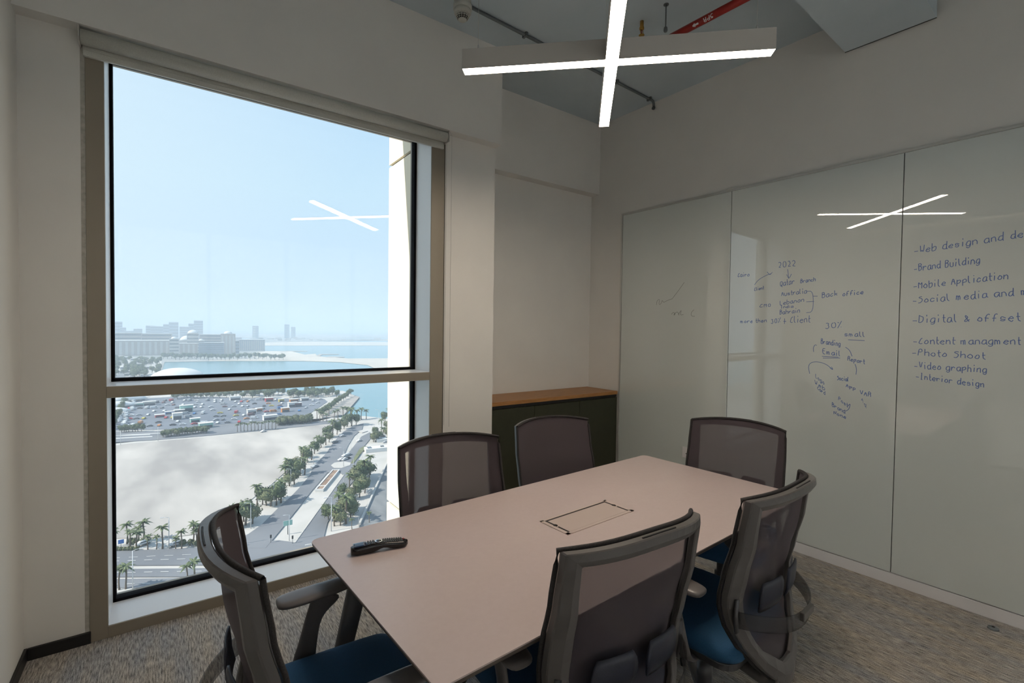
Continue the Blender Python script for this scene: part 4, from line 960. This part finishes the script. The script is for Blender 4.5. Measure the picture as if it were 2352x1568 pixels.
KS = [(428, 945, 12, 5, 8, 'signg', 'pale teal box hall in the middle of the lot'), (367, 957, 8, 5, 3, 'car_red', 'dark red kiosk in the lot'), (390, 950, 8, 4, 3, 'car_blue', 'blue kiosk in the lot'), (473, 981, 11, 6, 5, 'signg', 'turquoise market stall near the lot front'), (448, 968, 8, 5, 4, 'signg', 'light blue market stall behind the turquoise one'),
      (407, 962, 8, 6, 7, 'roofw', 'white cube kiosk in the lot'), (620, 963, 13, 5, 5, 'roofw', 'white container office at the lot corner'), (578, 949, 9, 5, 5, 'roofw', 'white kiosk mid lot right'), (595, 944, 6, 4, 4, 'car_orange', 'orange kiosk mid lot right'), (618, 921, 9, 5, 5, 'car_red', 'red stall at the back of the lot'),
      (646, 922, 6, 4, 4, 'car_yellow', 'yellow stall at the back of the lot'), (672, 934, 10, 5, 6, 'roofw', 'white hall at the right of the lot'), (684, 933, 8, 5, 5, 'car_brown', 'brown-roofed stall at the right of the lot'), (655, 945, 8, 5, 5, 'car_orange', 'orange stall at the right of the lot'), (675, 922, 10, 5, 4, 'car_orange', 'coral stall at the back right of the lot'),
      (412, 948, 9, 5, 4, 'car_grey', 'dark kiosk with white roof beside the teal hall'), (343, 930, 12, 5, 5, 'bld2', 'cream hall at the back left of the lot'), (318, 932, 10, 5, 4, 'signg', 'mint green stall at the back left of the lot'), (700, 919, 10, 4, 4, 'roofw', 'white pavilion before the tree belt'), (540, 918, 12, 4, 5, 'roofw', 'long white pavilion behind the lot')]
rnd = random.Random(21); SPOTS = [(*G(k_[0], k_[1]), 3.5+k_[2]*.4) for k_ in KS]
for (y0, y1, n_, xa, xb) in ((979, 965, 24, 330, 640), (972, 957, 24, 320, 670), (962, 950, 24, 300, 690), (954, 943, 22, 300, 705), (946, 936, 22, 300, 720), (938, 930, 24, 300, 735), (931, 925, 26, 320, 745), (925, 920, 26, 330, 750), (920, 917, 26, 380, 750)):
    a_ = rowang((xa, y0), (xb, y1))
    for k in range(n_):
        if rnd.random() < .30: continue
        u = (k+rnd.uniform(-.2, .2))/n_; c = rnd.choice(cols); van = rnd.random() < .22; x = xa+(xb-xa)*u
        if x > 745-(y0-915)*.9: continue
        gx, gy = G(x, y0+(y1-y0)*u)
        if any(math.hypot(gx-p, gy-q) < r+2.2 for p, q, r in SPOTS): continue
        SPOTS.append((gx, gy, 2.3))
        putcar(c, x, y0+(y1-y0)*u, a_+rnd.choice((0, 1.57, 1.57, .5)), '%s %s parked in the large lot before the bay' % (c, 'van' if van else 'car'), '%s %ss in the large lot' % (c, 'van' if van else 'car'), van)
for k in range(24):
    putcar('white', 264+rnd.uniform(0, 46)+(985-0-960)*0, 984-k*2.7, 1.2, 'white van parked at the left side of the large lot', 'white vans at the left side of the lot', True)
for x, y, c, l_ in ((785, 1056, 'white', 'white car nearest the traffic island'), (791, 1055.5, 'white', 'white car second from the traffic island'), (797, 1053, 'black', 'black car in the short parked row'), (793, 1047, 'white', 'white car in the middle of the short parked row'), (800, 1045, 'silver', 'silver car at the far side of the short parked row'), (825, 1013, 'white', 'white car by the far lamp of the side parking'),
                    (787, 1002, 'silver', 'silver car stopped at the left kerb of the boulevard'), (784, 1001, 'white', 'white car at the left kerb of the boulevard'), (770, 1016, 'grey', 'dark teal-grey car parked under the boulevard trees'), (723, 1072, 'silver', 'pale car passing on the near boulevard bend'),
                    (605, 991, 'white', 'white car alone on the far edge of the sand plot'), (328, 1249, 'white', 'white car behind the near palm row, left one'), (405, 1250, 'silver', 'silver car behind the near palm row, right one')):
    putcar(c, x, y, rnd.uniform(.2, .6), l_, None)
for x, y, c in ((878, 1003, 'black'), (868, 1013, 'grey'), (886, 1016, 'silver')): putcar(c, x, y, .1, c+' car on the plaza by the cream pier', None)

# ---------------------------------------------------------------- tents, dome, kiosks
def dome(x, y, rx, ry, h, l_, nm='dome_building'):
    r = thing(nm, l_, 'building', (*G(x, y), ZG-.5)); b = MB(); R_ = []
    for i in range(8):
        ph = math.pi/2*i/7.2; R_.append([(rx*math.cos(ph)*math.cos(j*math.tau/28), ry*math.cos(ph)*math.sin(j*math.tau/28), h*math.sin(ph)) for j in range(28)])
    b.rings(R_).build('shell', 'roofw', r, True); MB().box((-rx*.9, -ry*1.02, 0), (-rx*.4, -ry*.6, h*.45)).build('entrance', 'leaf', r); return r
dome(409, 871, 34, 30, 17, 'big white domed building on the bay shore behind the mullion')
def tent(x, y, s_, ang, l_):
    r = thing('tent_roof', l_, 'tent', (*G(x, y), ZG-.3), ang, 'white vaulted tent roofs'); R_ = []
    for i in range(7):
        u = -1+2*i/6; hh_ = .35+.65*(1-u*u)
        R_.append([(u*s_, s_*.55*math.cos(j*math.pi/8), 2+s_*.32*hh_*math.sin(j*math.pi/8)) for j in range(9)])
    MB().rings(R_, cap=False, closed=False).build('canopy', 'roofw', r, True, solid=.3)
    for sx in (-.9, .9):
        for sy in (-.5, .5): MB().tube([(sx*s_, sy*s_, 0), (sx*s_, sy*s_, 2.2)], .15, 6).build('tent_pole', 'lamp', r)
for x, y, s_ in ((283, 922, 17), (268, 936, 13), (259, 950, 11)): tent(x, y, s_, .5, 'white vaulted tent roof at the left end of the car park')
def kiosk(x, y, w_, d_, h_, m_, l_, ang=.1):
    r = thing('kiosk', l_, 'kiosk', (*G(x, y), ZG-.3), ang); w_, d_, h_ = w_*.8, d_*.8, h_*.75
    MB().box((-w_/2, -d_/2, 0), (w_/2, d_/2, h_)).build('walls', m_, r, bevel=.08, seg=1)
    MB().box((-w_/2-.4, -d_/2-.4, h_), (w_/2+.4, d_/2+.4, h_+.3)).build('roof', 'roofw', r); MB().box((-w_/2+.5, -d_/2-.05, .2), (w_/2-.5, -d_/2+.1, h_*.6)).build('shop_front', 'win', r)
for a in KS: kiosk(*a)
for x, y, w_, d_, l_ in ((884, 1012, 12, 7, 'white flat-roofed pump house upper on the plaza'), (870, 1033, 17, 7, 'white flat-roofed pump house lower on the plaza')):
    r = thing('flat_building', l_, 'building', (*G(x, y), ZG-.4), -.15); MB().box((-w_/2, -d_/2, 0), (w_/2, d_/2, 2.4)).build('walls', 'roofw', r); MB().box((-w_/2+1.5, -d_/2+1.5, 2.4), (-w_/2+4, d_/2-1.2, 2.55)).build('skylight', 'win', r); MB().box((1, -1, 2.4), (3, .6, 3.0)).build('roof_unit', 'steel', r)

# ---------------------------------------------------------------- far city
PLACED = []
def grp(r, g):
    if r: r['group'] = g
def building(x, y, wpx, hpx, m_, l_, piers=0, rows=0, cat='building', ang=0.0, dep=.32, dome_=0, name='city_building'):
    """a real block at the ground place (x,y); width/height follow from its distance"""
    gx, gy = G(x, y); dist = math.hypot(gx, gy); W_ = wpx*dist/FPX*1.05; H_ = hpx*dist/FPX; D_ = W_*dep
    if name == 'city_building' and 'low' in l_:
        rad = W_*.62
        if any(math.hypot(gx-a, gy-b) < rad+c for a, b, c in PLACED): return None
    PLACED.append((gx, gy+D_*.5, W_*.5))
    r = thing(name, l_, cat, (gx, gy, ZG-.5), -math.atan2(gx, gy)+ang)
    MB().box((-W_/2, 0, 0), (W_/2, D_, H_)).build('walls', m_, r)
    MB().box((-W_/2*1.02, -.01*W_, H_), (W_/2*1.02, D_*1.01, H_+H_*.03)).build('roof', 'roofw', r)
    if piers:
        for k in range(piers):
            xx = -W_/2+W_*(k+.5)/piers; MB().box((xx-W_*.22/piers, -W_*.012, H_*.06), (xx+W_*.22/piers, W_*.002, H_*.92)).build('pier', 'bld2', r)
    if rows:
        for k in range(rows):
            zz = H_*(k+.4)/rows; MB().box((-W_*.47, -W_*.006, zz), (W_*.47, W_*.01, zz+H_*.35/rows)).build('window_band', 'win', r)
    if dome_:
        R_ = []; rr = W_*dome_
        for i in range(6):
            ph = math.pi/2*i/5.3; R_.append([(rr*math.cos(ph)*math.cos(j*math.tau/16), D_/2+rr*math.cos(ph)*math.sin(j*math.tau/16), H_+rr*.8*math.sin(ph)) for j in range(16)])
        MB().rings(R_).build('dome', 'roofw', r, True)
    return r
B_ = [(325, 816, 96, 27, 'bld1', 'long sandstone hotel with tall pale piers at far left', 12, 0), (265, 812, 26, 20, 'bld1', 'sandstone wing at the left window edge', 3, 0), (292, 808, 40, 34, 'bld1', 'taller sandstone block behind the long hotel', 0, 5), (360, 806, 44, 32, 'bld1', 'broad grey-brown block right behind the long hotel', 0, 5),
      (390, 812, 26, 22, 'bld3', 'grey block right of the long hotel', 0, 4), (400, 817, 14, 32, 'bld2', 'pale clock-tower-like block between the hotels', 0, 5, .35), (428, 815, 44, 22, 'bld1', 'wide sandstone hotel with white roof in the middle', 6, 0), (443, 806, 18, 34, 'bld2', 'round-topped pale tower in the middle of the hotels', 0, 5, .45),
      (430, 803, 34, 18, 'bld2', 'white domed hall behind the middle hotels', 0, 0, .32), (462, 815, 10, 28, 'bld2', 'slim pale tower right of the middle hotel', 0, 5, .4), (486, 815, 40, 24, 'bld3', 'bluish hotel block right of the middle', 0, 6), (492, 807, 46, 33, 'bld1', 'brown-roofed long hotel at the right of the cluster', 0, 6),
      (524, 813, 24, 40, 'bld1', 'tallest stepped sandstone hotel with small domes', 4, 0, .3), (540, 812, 14, 26, 'bld3', 'shaded side block of the tallest hotel', 0, 4), (553, 805, 14, 20, 'bld2', 'white slab left of the square office block', 0, 4), (579, 805, 44, 22, 'bld3', 'square blue-grey office block at the water', 14, 0)]
for q_ in B_: building(q_[0], q_[1], q_[2], q_[3], q_[4], q_[5], q_[6], q_[7], dome_=q_[8] if len(q_) > 8 else 0)
for i_, (x, y, w_, h_) in enumerate(((271, 783, 12, 34), (283, 783, 8, 24), (297, 783, 14, 18), (317, 783, 12, 22), (345, 783, 12, 28), (361, 783, 20, 27), (383, 783, 10, 31), (399, 783, 14, 35), (424, 783, 15, 27), (442, 782, 12, 32))):
    building(x, y, w_, h_, 'bld3', 'hazy tower, %s of the distant skyline from the left' % ('first second third fourth fifth sixth seventh eighth ninth tenth'.split()[i_]), 0, 6, 'tower', name='tower')
r = building(456, 782, 14, 38, 'bld3', 'hazy tower with a wide crown, tallest on the distant skyline', 0, 8, 'tower', name='tower')
building(583, 779, 5, 27, 'bld2', 'pale slim high-rise left of the pair over the water', 0, 8, 'tower', name='tower'); building(590, 779, 6, 27, 'bld3', 'darker slim high-rise of the pair over the water', 0, 8, 'tower', name='tower')
building(659, 776, 9, 28, 'bld3', 'hazy high-rise, left of two on the open horizon', 0, 8, 'tower', name='tower'); building(673.5, 776, 8, 23, 'bld3', 'hazy high-rise, right of two on the open horizon', 0, 8, 'tower', name='tower')
rr_ = random.Random(5); lowm = ['bld1', 'bld2', 'bld3', 'bld2']
for k in range(120):
    x = rr_.uniform(255, 600); y = rr_.uniform(783, 803)
    grp(building(x, y, rr_.uniform(7, 20), rr_.uniform(4, 10), rr_.choice(lowm), 'low-rise block in the hazy city behind the hotels', 0, 3, dep=.6), 'low-rise blocks behind the hotels')
for k in range(44):
    x = rr_.uniform(253, 345); y = rr_.uniform(822, 866)
    grp(building(x, y, rr_.uniform(6, 15), rr_.uniform(3, 7), rr_.choice(('bld2', 'roofw', 'bld1')), 'low pale building in the district left of the promenade', 0, 1, dep=.6), 'low buildings left of the promenade')
for k in range(26):
    grp(building(rr_.uniform(600, 890), rr_.uniform(777, 783), rr_.uniform(4, 12), rr_.uniform(1.5, 3.5), rr_.choice(('bld2', 'bld1')), 'tiny low building on the hazy far coast', 0, 0, dep=.5), 'low buildings on the far coast')
for k in range(26):
    putcar(rr_.choice(('white', 'white', 'silver', 'grey')), rr_.uniform(430, 600), rr_.uniform(819, 824), 1.5, 'white or grey vehicle on the far shore car park', None, True).__setitem__('group', 'vehicles on the far shore')
ground([(255, 872), (300, 830), (330, 826), (345, 826), (300, 872)], -.2, 'promenade_road', 'asphalt')
ground([(282, 872), (309, 842), (315, 842), (292, 872)], -.1, 'promenade_lane', 'pave')

# ---------------------------------------------------------------- haze over the bay: a real scattering volume
hz = MB().box((-30000, 60, ZG-5), (40000, 50000, ZG+230)).build('haze', 'white', recalc=False)
hm = bpy.data.materials.new('haze'); hm.use_nodes = True; n = hm.node_tree; n.nodes.clear()
vs_ = n.nodes.new('ShaderNodeVolumeScatter'); vs_.inputs['Color'].default_value = (.72, .83, .93, 1); vs_.inputs['Density'].default_value = .00040; vs_.inputs['Anisotropy'].default_value = .0
oo = n.nodes.new('ShaderNodeOutputMaterial'); va_ = n.nodes.new('ShaderNodeVolumeAbsorption'); va_.inputs['Color'].default_value = (.72, .83, .93, 1); va_.inputs['Density'].default_value = .00040
ad_ = n.nodes.new('ShaderNodeAddShader'); n.links.new(vs_.outputs[0], ad_.inputs[0]); n.links.new(va_.outputs[0], ad_.inputs[1]); n.links.new(ad_.outputs[0], oo.inputs['Volume']); hz.data.materials.clear(); hz.data.materials.append(hm)
hz['kind'] = 'structure'
S.cycles.volume_bounces = 1
S.cycles.transparent_max_bounces = 24
